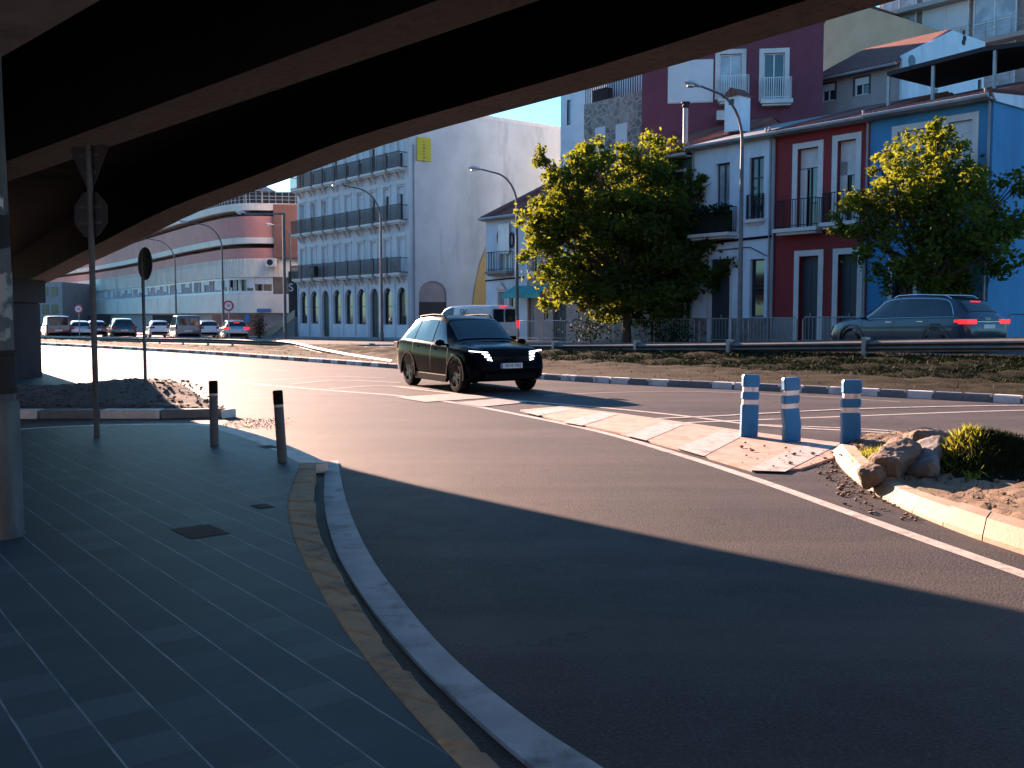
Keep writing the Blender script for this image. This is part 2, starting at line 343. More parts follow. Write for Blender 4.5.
def offs(pts, d):
    """offset a polyline sideways (to the right of its direction for d > 0), in plan"""
    out = []
    for i, p in enumerate(pts):
        t = pts[min(i + 1, len(pts) - 1)] - pts[max(i - 1, 0)]; n = Vector((t.y, -t.x, 0)).normalized(); out.append(p + n * d)
    return out

# ================================================================== GROUND, ROADS, BANK
def flat(name, pts, mat, z=None):
    mb = MB(); mb.add([(p.x, p.y, p.z if z is None else z) for p in pts], [tuple(range(len(pts)))]); o = mb.build(name, mat)
    for pl in o.data.polygons:
        if pl.normal.z < 0: pl.flip()
    return tag(o, kind='structure')
flat('ground', [Vector((-2500, -2500, -.6)), Vector((2500, -2500, -.6)), Vector((2500, 2500, -.6)), Vector((-2500, 2500, -.6))], 'street_asphalt')
KERB = crv([G(1500, 436), G(1250, 418.5), G(1024, 404), G(900, 397.5), G(760, 390.5), G(640, 385), G(560, 380.5), G(450, 373), G(395, 368.5), G(310, 362), G(200, 354), G(100, 348.3), G(45, 345.6), G(-60, 341.5), G(-200, 338)], 8)
road = flat('road', list(KERB) + [Vector((-150, 70, 0)), Vector((-150, -25, 0)), Vector((60, -25, 0)), Vector((60, 3, 0))], 'asphalt')
# far kerb in painted blocks (white and bare grey), one setting mesh
kb = MB(); kpts = resample(KERB, .06); kin = offs(kpts, .16)
N = 9
for i in range(0, len(kpts) - N, N):
    blk = i // N; kb.mi = [0, 0, 1, 1, 0, 1, 0, 0, 1, 0, 1][blk % 11]
    a, b = kpts[i:i + N + 1], kin[i:i + N + 1]; g = 1
    a, b = a[:N - 0], b[:N - 0]
    h = Vector((0, 0, .15)); h2 = Vector((0, 0, .13)); e = offs(a, .02)
    kb.strip(a, [p + h2 for p in a]); kb.strip([p + h2 for p in a], [p + h for p in e]); kb.strip([p + h for p in e], [p + h for p in b]); kb.strip([p + h for p in b], b)
    for q in (0, -1): kb.quad(a[q], a[q] + h2, e[q] + h, b[q] + h, b[q])
tag(kb.build('kerb', ['kerb_white', 'kerb_grey']), kind='structure')
kb = MB(); kb.strip([p + Vector((0, 0, .09)) for p in offs(kpts, .012)], [p + Vector((0, 0, .09)) for p in offs(kpts, .15)])
kb.strip([Vector(p) for p in offs(kpts, .012)], [p + Vector((0, 0, .1)) for p in offs(kpts, .012)]); tag(kb.build('kerb_joints', 'kerb_grey'), kind='structure')

KS = [to_sp(p) for p in KERB]; _ks = np.array([k[0] for k in KS]); _kp = np.array([k[1] for k in KS]); _o = np.argsort(_ks); _ks, _kp = _ks[_o], _kp[_o]
def pk(s): return float(np.interp(s, _ks, _kp)) + .17
GP_RIGHT = [(1500, 331, 14.2), (1200, 334.3, 18.4), (1024, 337, 21.6), (866, 339.5, 25), (735, 341.6, 28.2), (636, 342.6, 31), (554, 343.2, 33.5), (440, 344, 37.5), (330, 345, 42.5)]
_rs = sorted(to_sp(A(*g)) for g in GP_RIGHT) + [(49, 18.9), (66, 16.9), (110, 13.5)]
def pr(s): return float(np.interp(s, [r[0] for r in _rs], [r[1] for r in _rs])) + .12
def zr(s): return float(np.interp(s, [-20, 14, 26, 42, 60, 110], [.75, .42, .20, .12, .1, .05]))
def bank_point(s, t):
    """t 0..1 from the kerb to the edge of the upper street"""
    a, b = pk(s), pr(s); hi = max(.15, street_z(s) + .10 - max(0, min(.2, (s - 40) * .03))); c = max(a + .35, b - 1.0)
    p = float(np.interp(t, [0, .5, .75, .9, 1], [a, c, max(c + .2, b - .12), max(c + .3, b + .5), b + 1.0]))
    z = float(np.interp(t, [0, .5, .75, .9, 1], [.12, .13 + .22 * (hi - .13), hi, hi + .01, street_z(s) + .0]))
    return s, p, z
bm_ = MB(); NS, NT = 300, 26; vs = []
for i in range(NS + 1):
    s = -12 + 114 * i / NS
    for j in range(NT + 1):
        s_, p_, z_ = bank_point(s, j / NT); k = .035 * math.sin(j / NT * math.pi)
        vs.append(SP(s_, p_, z_ + k * (math.sin(s_ * 3.1 + j) + math.sin(s_ * 1.3 + j * 2.2) + random.uniform(-1, 1))))
bm_.add(vs, [(i * (NT + 1) + j, (i + 1) * (NT + 1) + j, (i + 1) * (NT + 1) + j + 1, i * (NT + 1) + j + 1) for i in range(NS) for j in range(NT)])
bo = bm_.build('grass_bank', ['shaded_soil', 'dry_verge'], smooth=True, angle=80)
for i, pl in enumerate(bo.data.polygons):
    j = i % NT; pl.material_index = 1 if j < 12 or j in (20, 21) else 0  # dark slope between lighter strips: shade and sun put into the colours
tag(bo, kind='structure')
# upper street and the pavement in front of the houses
st = MB(); ss = [-30 + 4 * i for i in range(60)]
st.strip([SP(s, pr(s) + .98, street_z(s)) for s in ss], [SP(s, 31.0 if s < 52 else 33.5, street_z(s)) for s in ss]); tag(st.build('upper_street', 'street_asphalt'), kind='structure')
st = MB(); f = lambda s: 30.6 if s < 52 else 33.2
st.strip([SP(s, f(s), street_z(s) - .05) for s in ss], [SP(s, f(s), street_z(s) + .12) for s in ss]); st.strip([SP(s, f(s), street_z(s) + .12) for s in ss], [SP(s, 70, street_z(s) + .12) for s in ss])
tag(st.build('upper_pavement', 'concrete'), kind='structure')

def blades(name, pts, mat, h, wd, lean=.4):
    n = len(pts); p = np.array(pts); a = RNG.uniform(0, 6.283, n); hh = h * RNG.uniform(.4, 1.2, n); ww = wd * RNG.uniform(.6, 1.3, n)
    dx, dy = np.cos(a) * ww, np.sin(a) * ww; lx, ly = RNG.normal(0, lean, n) * hh, RNG.normal(0, lean, n) * hh
    v = np.empty((n, 3, 3)); v[:, 0] = p - np.stack([dx, dy, 0 * dx], 1); v[:, 1] = p + np.stack([dx, dy, 0 * dx], 1); v[:, 2] = p + np.stack([lx, ly, hh], 1)
    me = bpy.data.meshes.new(name); me.vertices.add(3 * n); me.vertices.foreach_set('co', v.ravel()); me.loops.add(3 * n); me.polygons.add(n)
    me.loops.foreach_set('vertex_index', np.arange(3 * n)); me.polygons.foreach_set('loop_start', np.arange(n) * 3); me.polygons.foreach_set('loop_total', np.full(n, 3))
    me.update(); me.validate(); me.materials.append(MATS[mat]); o = bpy.data.objects.new(name, me); COL.objects.link(o); return o
def pebbles(name, pts, mat, r0, r1, flatten=.65):
    mb = MB()
    for p in pts:
        r = random.uniform(r0, r1) if random.random() < .85 else random.uniform(r1, r1 * 1.6); a = random.uniform(0, 6.28); vs = []
        for (x, y, z) in ((1, 0, 0), (0, 1, 0), (-1, 0, 0), (0, -1, 0), (0, 0, 1), (0, 0, -1), (.7, .7, .5), (-.7, .6, .5), (.6, -.7, .5), (-.7, -.7, .45)):
            k = r * random.uniform(.7, 1.2); vs.append((p[0] + k * (x * math.cos(a) - y * math.sin(a)), p[1] + k * (x * math.sin(a) + y * math.cos(a)) * .8, p[2] + k * z * flatten))
        mb.add(vs, [(0, 6, 8), (0, 1, 6), (1, 7, 6), (1, 2, 7), (2, 9, 7), (2, 3, 9), (3, 8, 9), (3, 0, 8), (6, 7, 4), (7, 9, 4), (9, 8, 4), (8, 6, 4), (0, 5, 1), (1, 5, 2), (2, 5, 3), (3, 5, 0)])
    return mb.build(name, mat)
pts = []
for i in range(11000):
    s = random.uniform(-6, 75); t = random.uniform(.01, .5) if random.random() < .7 else random.uniform(.74, .9)
    if s > 45 and random.random() < .6: continue
    if math.sin(s * .9) + math.sin(s * 2.3 + t * 9) + random.uniform(-1.3, 1.6) < 0: continue
    s_, p_, z_ = bank_point(s, t); q = SP(s_, p_, z_); pts.append((q.x, q.y, q.z - .01))
tag(blades('grass', pts, 'grass_blades', .085, .010, .6), 'short dry grass growing on the bank below the guardrail', 'grass', kind='stuff')
pts = []
for i in range(34000):
    s = random.uniform(-6, 40); t = random.uniform(.46, .77)
    s_, p_, z_ = bank_point(s, t)
    if s > 26 + random.uniform(-3, 3): continue
    q = SP(s_, p_, z_); pts.append((q.x, q.y, q.z - .01))
tag(blades('ground_cover', pts, 'dark_leaves', .09, .014, .9), 'low dark green ground cover on the slope above the painted kerb', 'ground cover', kind='stuff')  # low plants, thickened and darkened so their colour holds the slope's shade

# ------------------------------------------------------------------ road markings (4 mm sheets)
mk = MB(); mz = [.004]
def line(px, w0, n=10, z=None, wear=0):
    pts = crv([G(x, y, 0) for x, y in px], n); z = mz[0] if z is None else z
    a = [Vector((p.x, p.y, z)) for p in offs(pts, w0 / 2)]; b = [Vector((p.x, p.y, z)) for p in offs(pts, -w0 / 2)]; mk.mi = wear; mk.strip(a, b)
def patch(px, wear=0, z=.005):
    mk.mi = wear; mk.add([Vector((p.x, p.y, z)) for p in (G(x, y) for x, y in px)], [tuple(range(len(px)))])
# long edge line of the near lane, from the far left past the pink island to the lower right
line([(222, 381), (270, 385.5), (340, 391.3), (400, 396), (455, 403), (520, 415), (600, 432), (680, 455), (760, 481), (830, 506), (905, 533), (1010, 570), (1100, 602)], .13)
for x0, y0, x1, y1 in ((196, 378.3, 214, 380.2), (178, 376.6, 190, 377.7), (158, 374.6, 172, 376), (128, 371.5, 140, 372.8), (100, 368.8, 111, 370), (70, 366.2, 82, 367.2)): line([(x0, y0), (x1, y1)], .13, 2)
for x0, y0, x1, y1 in ((120, 353.2, 130, 353.8), (172, 362.0, 180, 362.6), (212, 366.0, 226, 367.2), (270, 370, 290, 371.4), (60, 356, 72, 356.6)): line([(x0, y0), (x1, y1)], .12, 2, wear=1)
# hatched wedge behind it
line([(272, 380), (330, 377), (385, 378)], .15, z=.005, wear=1); line([(290, 384.5), (340, 380.5), (400, 383)], .15, z=.006, wear=1); line([(330, 389), (380, 386), (430, 389)], .15, z=.005, wear=1)
line([(395, 386.5), (440, 392), (520, 401), (604, 408), (682, 416), (760, 425.5), (861, 431.5), (950, 436.5), (1060, 441.5), (1200, 447)], .13, z=.006)
line([(600, 421), (700, 417.2), (858, 409.2), (1024, 405.6), (1150, 406)], .11, z=.010); line([(640, 425), (700, 422.3), (804, 418.2), (1024, 410.4), (1150, 411)], .11, z=.005)
line([(545, 396), (600, 393), (690, 391.5), (800, 396), (900, 402)], .10, z=.005, wear=1)
line([(760, 425), (861, 429.2), (900, 432.3)], .10, z=.007)
patch([(395, 397.5), (455, 394), (500, 397.5), (425, 402.5)], 1, .011); patch([(455, 403), (500, 399), (535, 402), (480, 407.5)], 1, .012)
tag(mk.build('road_markings', ['road_paint', 'worn_paint']), kind='structure')
# pink painted island and its white bars
PINK = [(520, 411), (560, 407.5), (620, 414.5), (690, 424.5), (750, 433), (800, 439.5), (846, 445), (850, 449), (834, 459), (800, 470.5), (752, 472), (690, 453.5), (620, 434.5), (560, 421.5)]
pi = MB(); pp = [G(x, y) for x, y in PINK]
pi.add([Vector((p.x, p.y, .022)) for p in pp] + [Vector((p.x, p.y, -.02)) for p in pp], [tuple(range(len(pp)))] + [(i, (i + 1) % len(pp), len(pp) + (i + 1) % len(pp), len(pp) + i) for i in range(len(pp))])
tag(pi.build('painted_island', 'island_pink'), kind='structure')
mk = MB()
def bar(*px): mk.mi = 0; mk.add([Vector((p.x, p.y, .026)) for p in (G(x, y, .026) for x, y in px)], [(0, 1, 2, 3)])
bar((562, 422), (582, 425.5), (617, 414.6), (600, 412.2)); bar((625, 435.2), (646, 440.3), (684, 424.4), (663, 421.4)); bar((676, 448), (704, 456), (747, 433.5), (722, 430)); bar((748, 470), (785, 471.5), (838, 445), (806, 441)); bar((524, 412), (538, 415.5), (572, 409.5), (560, 408))
tag(mk.build('island_markings', 'road_paint'), kind='structure')

# ------------------------------------------------------------------ near pavement with its stone kerb and concrete gutter
KIN = [(300, 463), (290, 490), (288, 512), (298, 548), (328, 603), (368, 660), (418, 718), (470, 774), (600, 900)]
KOUT = [(317, 463), (314, 488), (316, 515), (332, 558), (364, 612), (408, 670), (466, 730), (524, 783), (680, 910)]
kin = crv([G(x, y, .13) for x, y in KIN], 8); kout = crv([G(x, y, .13) for x, y in KOUT], 8)
TOP = [(300, 463), (276, 451), (248, 439), (212, 428), (190, 424.5), (120, 425), (60, 427), (0, 431), (-150, 442), (-600, 500)]
top = crv([G(x, y, .12) for x, y in TOP], 6)
pv = [Vector((p.x, p.y, .12)) for p in kin[::-1]] + top[1:] + [Vector((-14, -6, .12)), Vector((kin[-1].x, -6, .12))]
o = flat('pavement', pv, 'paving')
e = MB(); lo = offs(top, .28)
sw = 1 if lo[5].y > top[5].y else -1
lo = offs(top, sw * .3); e.strip(top, [Vector((p.x, p.y, .10)) for p in lo]); e.strip([Vector((p.x, p.y, .10)) for p in lo], [Vector((p.x, p.y, -.02)) for p in lo])
a_, b_ = top[0], lo[0]; e.quad((a_.x, a_.y, .10), (b_.x, b_.y, .10), (b_.x, b_.y, -.02), (a_.x, a_.y, -.02))
tag(e.build('pavement_edge', 'kerb_white'), kind='structure')
ks = MB(); n = len(kin); k0 = [kin[i] for i in range(n)]
ci = resample(kin, .02); L = len(ci)
def at_frac(pl, f):
    i = f * (len(pl) - 1); a = int(min(i, len(pl) - 2)); return pl[a].lerp(pl[a + 1], i - a)
fr = []; acc = 0.0
cum = [0]
for a_, b_ in zip(kin, kin[1:]): cum.append(cum[-1] + (b_ - a_).length)
tot = cum[-1]; d = 0
def at_len(pl, dd):
    f = float(np.interp(dd, cum, np.linspace(0, 1, n))); return at_frac(pl, f)
while d < tot - .1:
    ln = random.uniform(.34, .52); d1 = min(tot, d + ln); g = .008; jz = random.uniform(-.008, .008); jo = random.uniform(-.02, .02)
    q = []
    for f in (0, .33, .66, 1):
        dd = d + g + (d1 - d - 2 * g) * f; a_, b_ = at_len(kin, dd), at_len(kout, dd); t = (b_ - a_).normalized(); q.append((a_, b_ + t * jo + t * random.uniform(-.01, .01)))
    up = Vector((0, 0, jz)); dn = Vector((0, 0, -.17))
    A_, B_ = [x[0] + up for x in q], [x[1] + up + Vector((0, 0, random.uniform(-.006, .004))) for x in q]
    base = len(ks.v); vs = A_ + B_ + [x + dn for x in A_] + [x + dn for x in B_]
    fs = [(i, 4 + i, 5 + i, 1 + i) for i in range(3)] + [(4 + i, 12 + i, 13 + i, 5 + i) for i in range(3)] + [(8 + i, i, 1 + i, 9 + i) for i in range(3)] + [(0, 8, 12, 4), (3, 7, 15, 11)]
    ks.add(vs, fs); d = d1
tag(ks.build('pavement_kerb', 'kerb_granite', bevel=.018), kind='structure')
GL = [(326, 461), (324, 500), (334, 545), (360, 592), (402, 645), (462, 705), (535, 768), (680, 880)]; GR = [(338, 461), (346, 500), (366, 548), (402, 600), (450, 655), (522, 715), (602, 768), (760, 870)]
a_ = crv([G(x, y, .02) for x, y in GL], 8); b_ = crv([G(x, y, .02) for x, y in GR], 8)
gt = MB(); up = Vector((0, 0, .004)); gt.strip(a_, [x + up for x in b_]); gt.strip([x + up for x in b_], [Vector((x.x, x.y, -.01)) for x in b_]); gt.strip([Vector((x.x, x.y, -.01)) for x in a_], a_)
tag(gt.build('gutter', 'gutter_concrete'), kind='structure')
for px, py, w_ in ((200, 531, .20), (268, 446.5, .12), (262, 506, .09)):
    p = G(px, py, .124); c = MB(); c.box(-w_, w_, -w_ * .7, w_ * .7, 0, .003, Matrix.Translation((p.x, p.y, .121)) @ Matrix.Rotation(ROT_ROW, 4, 'Z'))
    tag(c.build('drain_cover', 'dark_concrete'), {200: 'largest dark drain cover set in the paving beside the pole', 268: 'small dark cover in the paving beside the leaning bollard', 262: 'small dark cover in the paving beside the stone kerb bend'}[px], 'drain cover')

# ------------------------------------------------------------------ left traffic island with gravel mound
mo = MB(); NX, NY = 56, 44; vs = []
def mound_z(x, y):
    cx = (x + 6.9) / 1.9; cy = (y - 18.6) / 1.7; a = math.exp(-(cx * cx + cy * cy) * 1.1) * .36
    b = math.exp(-(((x + 10.2) / 1.6) ** 2 + ((y - 18.3) / 1.6) ** 2)) * .26
    return a + b
def mound_pt(u, v):
    y = 16.25 + v * 4.4; xr = -4.55 - .9 * v - 2.4 * v * v; x = -13.5 + u * (xr + 13.5); return x, y
for i in range(NX + 1):
    for j in range(NY + 1):
        x, y = mound_pt(i / NX, j / NY); ed = min(1, min(i, NX - i, j + 1, (NY - j) * .7) / 4); vs.append((x, y, .10 * ed + .01 + mound_z(x, y) * ed + random.uniform(-.012, .012)))
mo.add(vs, [(i * (NY + 1) + j, (i + 1) * (NY + 1) + j, (i + 1) * (NY + 1) + j + 1, i * (NY + 1) + j + 1) for i in range(NX) for j in range(NY)])
tag(mo.build('gravel_mound', 'gravel', smooth=True, angle=80), kind='structure')
pts = []
for i in range(1500):
    u, v = random.random(), random.random() ** 1.3; x, y = mound_pt(u * .96 + .02, v * .9 + .03); pts.append((x, y, .11 + mound_z(x, y)))
tag(pebbles('gravel', pts, 'gravel', .012, .032), 'grey gravel covering the low mound behind the pavement', 'gravel', kind='stuff')
ik = MB(); x = -13.5; i = 0
while x < -4.6:
    x1 = min(x + .98, -4.5); ik.mi = 1 if i % 2 else 0; y = 15.95 + .02 * math.sin(i); tip = x1 > -4.9
    ik.prism([(x, y), (x1 - .02, y + (.25 if tip else 0)), (x1 - .02, y + .3), (x, y + .3)], -.01, .14); x = x1; i += 1
tag(ik.build('island_kerb', ['kerb_grey', 'kerb_white'], bevel=.02), kind='structure')
ye = MB(); ye.add([Vector((p.x, p.y, .006)) for p in (G(190, 404), G(215, 403), G(232, 407), G(236, 412), G(215, 412), G(200, 409))], [tuple(range(6))]); MATS['yellow_paint'] = P('yellow_paint', (.5, .36, .05), .7, stain=(.3, .22, .08), stain_scale=4)
tag(ye.build('yellow_marking', 'yellow_paint'), kind='structure')
pts = [(q.x + random.gauss(0, .12), q.y + random.gauss(0, .1), .012) for q in (G(random.uniform(225, 285), 0 + 421 + random.uniform(-2, 8)) for _ in range(500))]
tag(pebbles('loose_gravel', pts, 'gravel', .004, .010), 'loose grit swept against the lit corner of the pavement', 'gravel', kind='stuff')

# ------------------------------------------------------------------ right traffic island: cream kerb, dry soil, broken concrete, turf mound
RKO = crv([G(832, 454), G(843, 470), G(866, 489), G(905, 510), G(960, 533), G(1024, 555), G(1120, 586), G(1300, 640)], 10)
RKI = crv([G(855, 447, .15), G(868, 462, .15), G(893, 479, .15), G(930, 494, .15), G(975, 508, .15), G(1024, 522, .15), G(1120, 548, .15), G(1300, 590, .15)], 10)
rk = MB(); cum = [0]
for a_, b_ in zip(RKO, RKO[1:]): cum.append(cum[-1] + (b_ - a_).length)
n = len(RKO); tot = cum[-1]; d = 0
while d < tot - .05:
    d1 = min(tot, d + .52); A0, A1, T1, I1, I0 = [], [], [], [], []; jz = random.uniform(-.012, .012)
    for f in (0, .25, .5, .75, 1):
        dd = d + .006 + (d1 - d - .012) * f; fr_ = float(np.interp(dd, cum, np.linspace(0, 1, n))); o_, i_ = at_frac(RKO, fr_), at_frac(RKI, fr_); i_ = Vector((i_.x, i_.y, .16 + jz)); w_ = i_ - o_; w_.z = 0
        A0.append(Vector((o_.x, o_.y, -.02))); A1.append(Vector((o_.x, o_.y, .035 + jz))); m_ = o_ + w_ * .42; T1.append(Vector((m_.x, m_.y, .145 + jz))); I1.append(i_); I0.append(Vector((i_.x, i_.y, -.02)))
    for p_, q_ in ((A0, A1), (A1, T1), (T1, I1), (I1, I0)): rk.strip(p_, q_)
    for e_ in (0, -1): rk.quad(A0[e_], A1[e_], T1[e_], I1[e_], I0[e_])
    d = d1
tag(rk.build('island_kerb_cream', 'kerb_cream', smooth=True, angle=50), kind='structure')
back = crv([G(850, 446), G(900, 440), G(960, 440.5), G(1040, 444), G(1150, 449), G(1300, 455)], 10)
so_ = MB(); vs = []; NI, NJ = 60, 26
def soil_pt(u, v):
    a = at_frac([Vector((p.x, p.y, 0)) for p in RKI], u); b = at_frac([Vector((p.x, p.y, 0)) for p in back], u); return a.lerp(b, v)
def soil_z(x, y):
    return .13 + .06 * math.sin(x * 2.1) * math.sin(y * 1.7) * .5
for i in range(NI + 1):
    for j in range(NJ + 1):
        p = soil_pt(i / NI, j / NJ); vs.append((p.x, p.y, (.13 if j < NJ - 1 else .0) + (random.uniform(-.015, .02) if j else 0)))
so_.add(vs, [(i * (NJ + 1) + j, (i + 1) * (NJ + 1) + j, (i + 1) * (NJ + 1) + j + 1, i * (NJ + 1) + j + 1) for i in range(NI) for j in range(NJ)])
tag(so_.build('island_soil', 'dirt', smooth=True, angle=80), kind='structure')
def boulder(name, label, base, dims, rz, tilt, mat, seed, cat='rock', cuts=3):
    rnd = random.Random(seed); bm = bmesh.new(); bmesh.ops.create_cube(bm, size=1)
    bmesh.ops.subdivide_edges(bm, edges=bm.edges[:], cuts=cuts, use_grid_fill=True)
    for v in bm.verts:
        c = v.co; k = .86 + .14 * (1 - max(abs(c.x), abs(c.y), abs(c.z)) * 2 + .9); r = c.length; c *= (.62 + .38 * (.62 / max(r, .01))) if r > .62 else 1
        c += Vector((rnd.uniform(-1, 1), rnd.uniform(-1, 1), rnd.uniform(-1, 1))) * .035
        c.x *= dims[0]; c.y *= dims[1]; c.z *= dims[2]
    me = bpy.data.meshes.new(name); bm.to_mesh(me); bm.free(); me.materials.append(MATS[mat]); me.shade_smooth()
    o = bpy.data.objects.new(name, me); COL.objects.link(o); o.location = base; o.rotation_euler = (tilt[0], tilt[1], rz)
    s_ = o.modifiers.new('s', 'SUBSURF'); s_.levels = 3; s_.render_levels = 3; tx = bpy.data.textures.new('lumps', 'VORONOI'); tx.noise_scale = .42; dm = o.modifiers.new('d', 'DISPLACE'); dm.texture = tx; dm.strength = .13; dm.mid_level = .5; dm.texture_coords = 'GLOBAL'; t2 = bpy.data.textures.new('grit', 'CLOUDS'); t2.noise_scale = .05; t2.noise_depth = 3; d2 = o.modifiers.new('e', 'DISPLACE'); d2.texture = t2; d2.strength = .035; d2.mid_level = .5; d2.texture_coords = 'GLOBAL'
    return tag(o, label, cat)
p = G(903, 474, .16); boulder('broken_kerb_stone', 'long tan concrete lump lying nearest the cream kerb end', (p.x, p.y + .2, .24), (.28, .95, .26), R(-32), (R(4), R(8)), 'rock', 3)
p = G(886, 476, .16); boulder('broken_kerb_stone', 'brown low slab leaning against the left side of the tan lump', (p.x, p.y + .15, .20), (.22, .75, .18), R(-34), (R(8), R(-14)), 'rock', 4)
p = G(945, 474, .16); boulder('concrete_slab', 'grey flat broken concrete slab tilted up beside the turf mound', (p.x, p.y + .5, .24), (.34, 1.2, .12), R(-30), (R(8), R(-22)), 'rock_grey', 5)
p = G(928, 448, .16); boulder('concrete_lump', 'rounded tan lump resting behind the tan kerb lump and the slab', (p.x, p.y, .24), (.6, .4, .26), R(10), (0, 0), 'rock', 6)
p = G(965, 470, .16); boulder('concrete_lump', 'small grey lump wedged between the slab and the turf mound', (p.x, p.y + .1, .19), (.3, .4, .16), R(-20), (R(8), 0), 'rock_grey', 8)
# turf mound: a ridge of soil with grass
def ridge(x, y, c):
    dx, dy = x - c.x, y - c.y; a = R(-8); u = dx * math.cos(a) + dy * math.sin(a); v = -dx * math.sin(a) + dy * math.cos(a)
    left = min(1, max(0, (u + .78) / .50)); left = left * left * (3 - 2 * left); right = math.exp(-max(0, u + .25) ** 2 / .9)
    return .40 * left * right * math.exp(-(v / .46) ** 2)
rc = G(1000, 462, .2); tm = MB(); vs = []; n_ = 44
rg = lambda i, j: (rc.x - 1.2 + 4.2 * i / n_, rc.y - 1.3 + 2.6 * j / n_)
for i in range(n_ + 1):
    for j in range(n_ + 1):
        x, y = rg(i, j); z = ridge(x, y, rc); vs.append((x, y, .10 + z + (random.uniform(-.02, .02) if z > .03 else 0)))
tm.add(vs, [(i * (n_ + 1) + j, (i + 1) * (n_ + 1) + j, (i + 1) * (n_ + 1) + j + 1, i * (n_ + 1) + j + 1) for i in range(n_) for j in range(n_)])
tag(tm.build('turf_mound', 'shaded_soil', smooth=True, angle=80), kind='structure')
pts = []
while len(pts) < 9000:
    x, y = rc.x + random.uniform(-1.0, 2.6), rc.y + random.uniform(-1, 1); z = ridge(x, y, rc)
    if z > .06 + random.random() * .06: pts.append((x, y, .09 + z))
tag(blades('turf', pts, 'dark_leaves', .07, .008, .5), 'dark turf growing thickly over the little mound on the right island', 'grass', kind='stuff')  # dark blade colour carries the shaded near side of the mound
pts = []
for i in range(2600):
    u, v = random.uniform(.02, .62), random.random(); p = soil_pt(u, v)
    if math.sin(p.x * 5) + math.sin(p.y * 6 + 1) + random.uniform(-1, 1.2) > 0: pts.append((p.x, p.y, .12))
tag(blades('dry_grass', pts, 'grass_blades', .05, .006, .9), 'sparse dry grass on the soil behind the cream kerb', 'grass', kind='stuff')
pts = []
for i in range(900):
    q = G(random.gauss(880, 11), random.gauss(457, 3.5), .13); pts.append((q.x, q.y, .11))
for i in range(250):
    q = G(random.gauss(974, 6), random.gauss(474, 3), .13); pts.append((q.x, q.y, .12))
for i in range(700):
    x, y = rc.x + random.uniform(-.75, -.22), rc.y + random.gauss(0, .2); pts.append((x, y, .10 + ridge(x, y, rc)))  # sunlit left ridge put in as brighter coloured blades
tag(blades('weeds', pts, 'green_blades', .085, .014, .7), 'bright green weeds beside the rightmost blue post and the slab, with sunlit-coloured blades on the turf ridge', 'weeds', kind='stuff')
pts = []
for i in range(170):
    f = random.random() ** 1.5; q = at_frac(RKO, f * .5); q2 = q + Vector((random.gauss(-.14, .12), random.gauss(-.10, .12), 0)); pts.append((q2.x, q2.y, .012))
for i in range(260):
    q = G(random.uniform(850, 960), 441 + random.uniform(0, 9), .12); pts.append((q.x, q.y, .13))
for i in range(40):
    q = G(random.uniform(740, 850), random.uniform(442, 468), .035); pts.append((q.x, q.y, .04))
for i in range(30):
    q = G(random.uniform(960, 1024), random.uniform(470, 510), .13); pts.append((q.x, q.y, .15))
tag(pebbles('rubble', pts, 'rock', .007, .022), 'small stones and crumbs scattered along the foot of the cream kerb', 'rubble', kind='stuff')
sd = MB(); a_ = [Vector((p.x, p.y, .005)) for p in RKO]; b_ = [Vector((p.x, p.y, .005)) for p in offs(RKO, .55)]
sw = 1 if b_[8].y < a_[8].y else -1
sd.strip(a_, [Vector((p.x, p.y, .005)) for p in offs(RKO, sw * .42)]); P('road_dust', (.20, .155, .13), .95, c2=(.10, .085, .078), scale=5, stain=(.26, .2, .165), stain_scale=2, bmp=.5)
tag(sd.build('dust_strip', 'road_dust'), kind='structure')

# ================================================================== THE BRIDGE OVERHEAD
E = [G(880, 5, 4.31), G(640, 75, 4.23), G(400, 140, 4.10), G(300, 175, 3.95), G(200, 211, 3.58), G(130, 245, 3.12), G(62, 276, 2.76)]
d0 = (E[0] - E[1]).normalized(); d1 = (E[-1] - E[-2]).normalized()
E = [E[0] + d0 * 26, E[0] + d0 * 10] + E + [E[-1] + d1 * 8, E[-1] + d1 * 30]
E = resample(crv(E, 6), .8)
for i, p in enumerate(E): p.z = max(p.z, 2.55) if p.y > 0 else min(p.z, 4.45)
sd_ = 1 if offs(E, 1)[20].x < E[20].x else -1
def eo(d, dz=0): return [p + Vector((0, 0, dz)) for p in offs(E, sd_ * d)]
bridge = thing('road_bridge', 'low dark concrete road bridge overhead, seen from underneath', 'bridge')
def girder(d0_, d1_, h):
    mb = MB(); a, b, c, e_ = eo(d0_), eo(d1_), eo(d1_ - .06, h), eo(d0_ + .06, h)
    mb.strip(a, b); mb.strip(b, c); mb.strip(c, e_); mb.strip(e_, a); mb.quad(a[0], b[0], c[0], e_[0]); mb.quad(a[-1], b[-1], c[-1], e_[-1]); return mb
gd = girder(0, .62, 1.0).build('girder', ['girder_concrete', 'shaded_concrete'], bridge)
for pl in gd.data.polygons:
    pl.material_index = 0 if abs(pl.normal.z) > .5 or pl.index // (len(gd.data.polygons) // 4) == 3 else 1; 
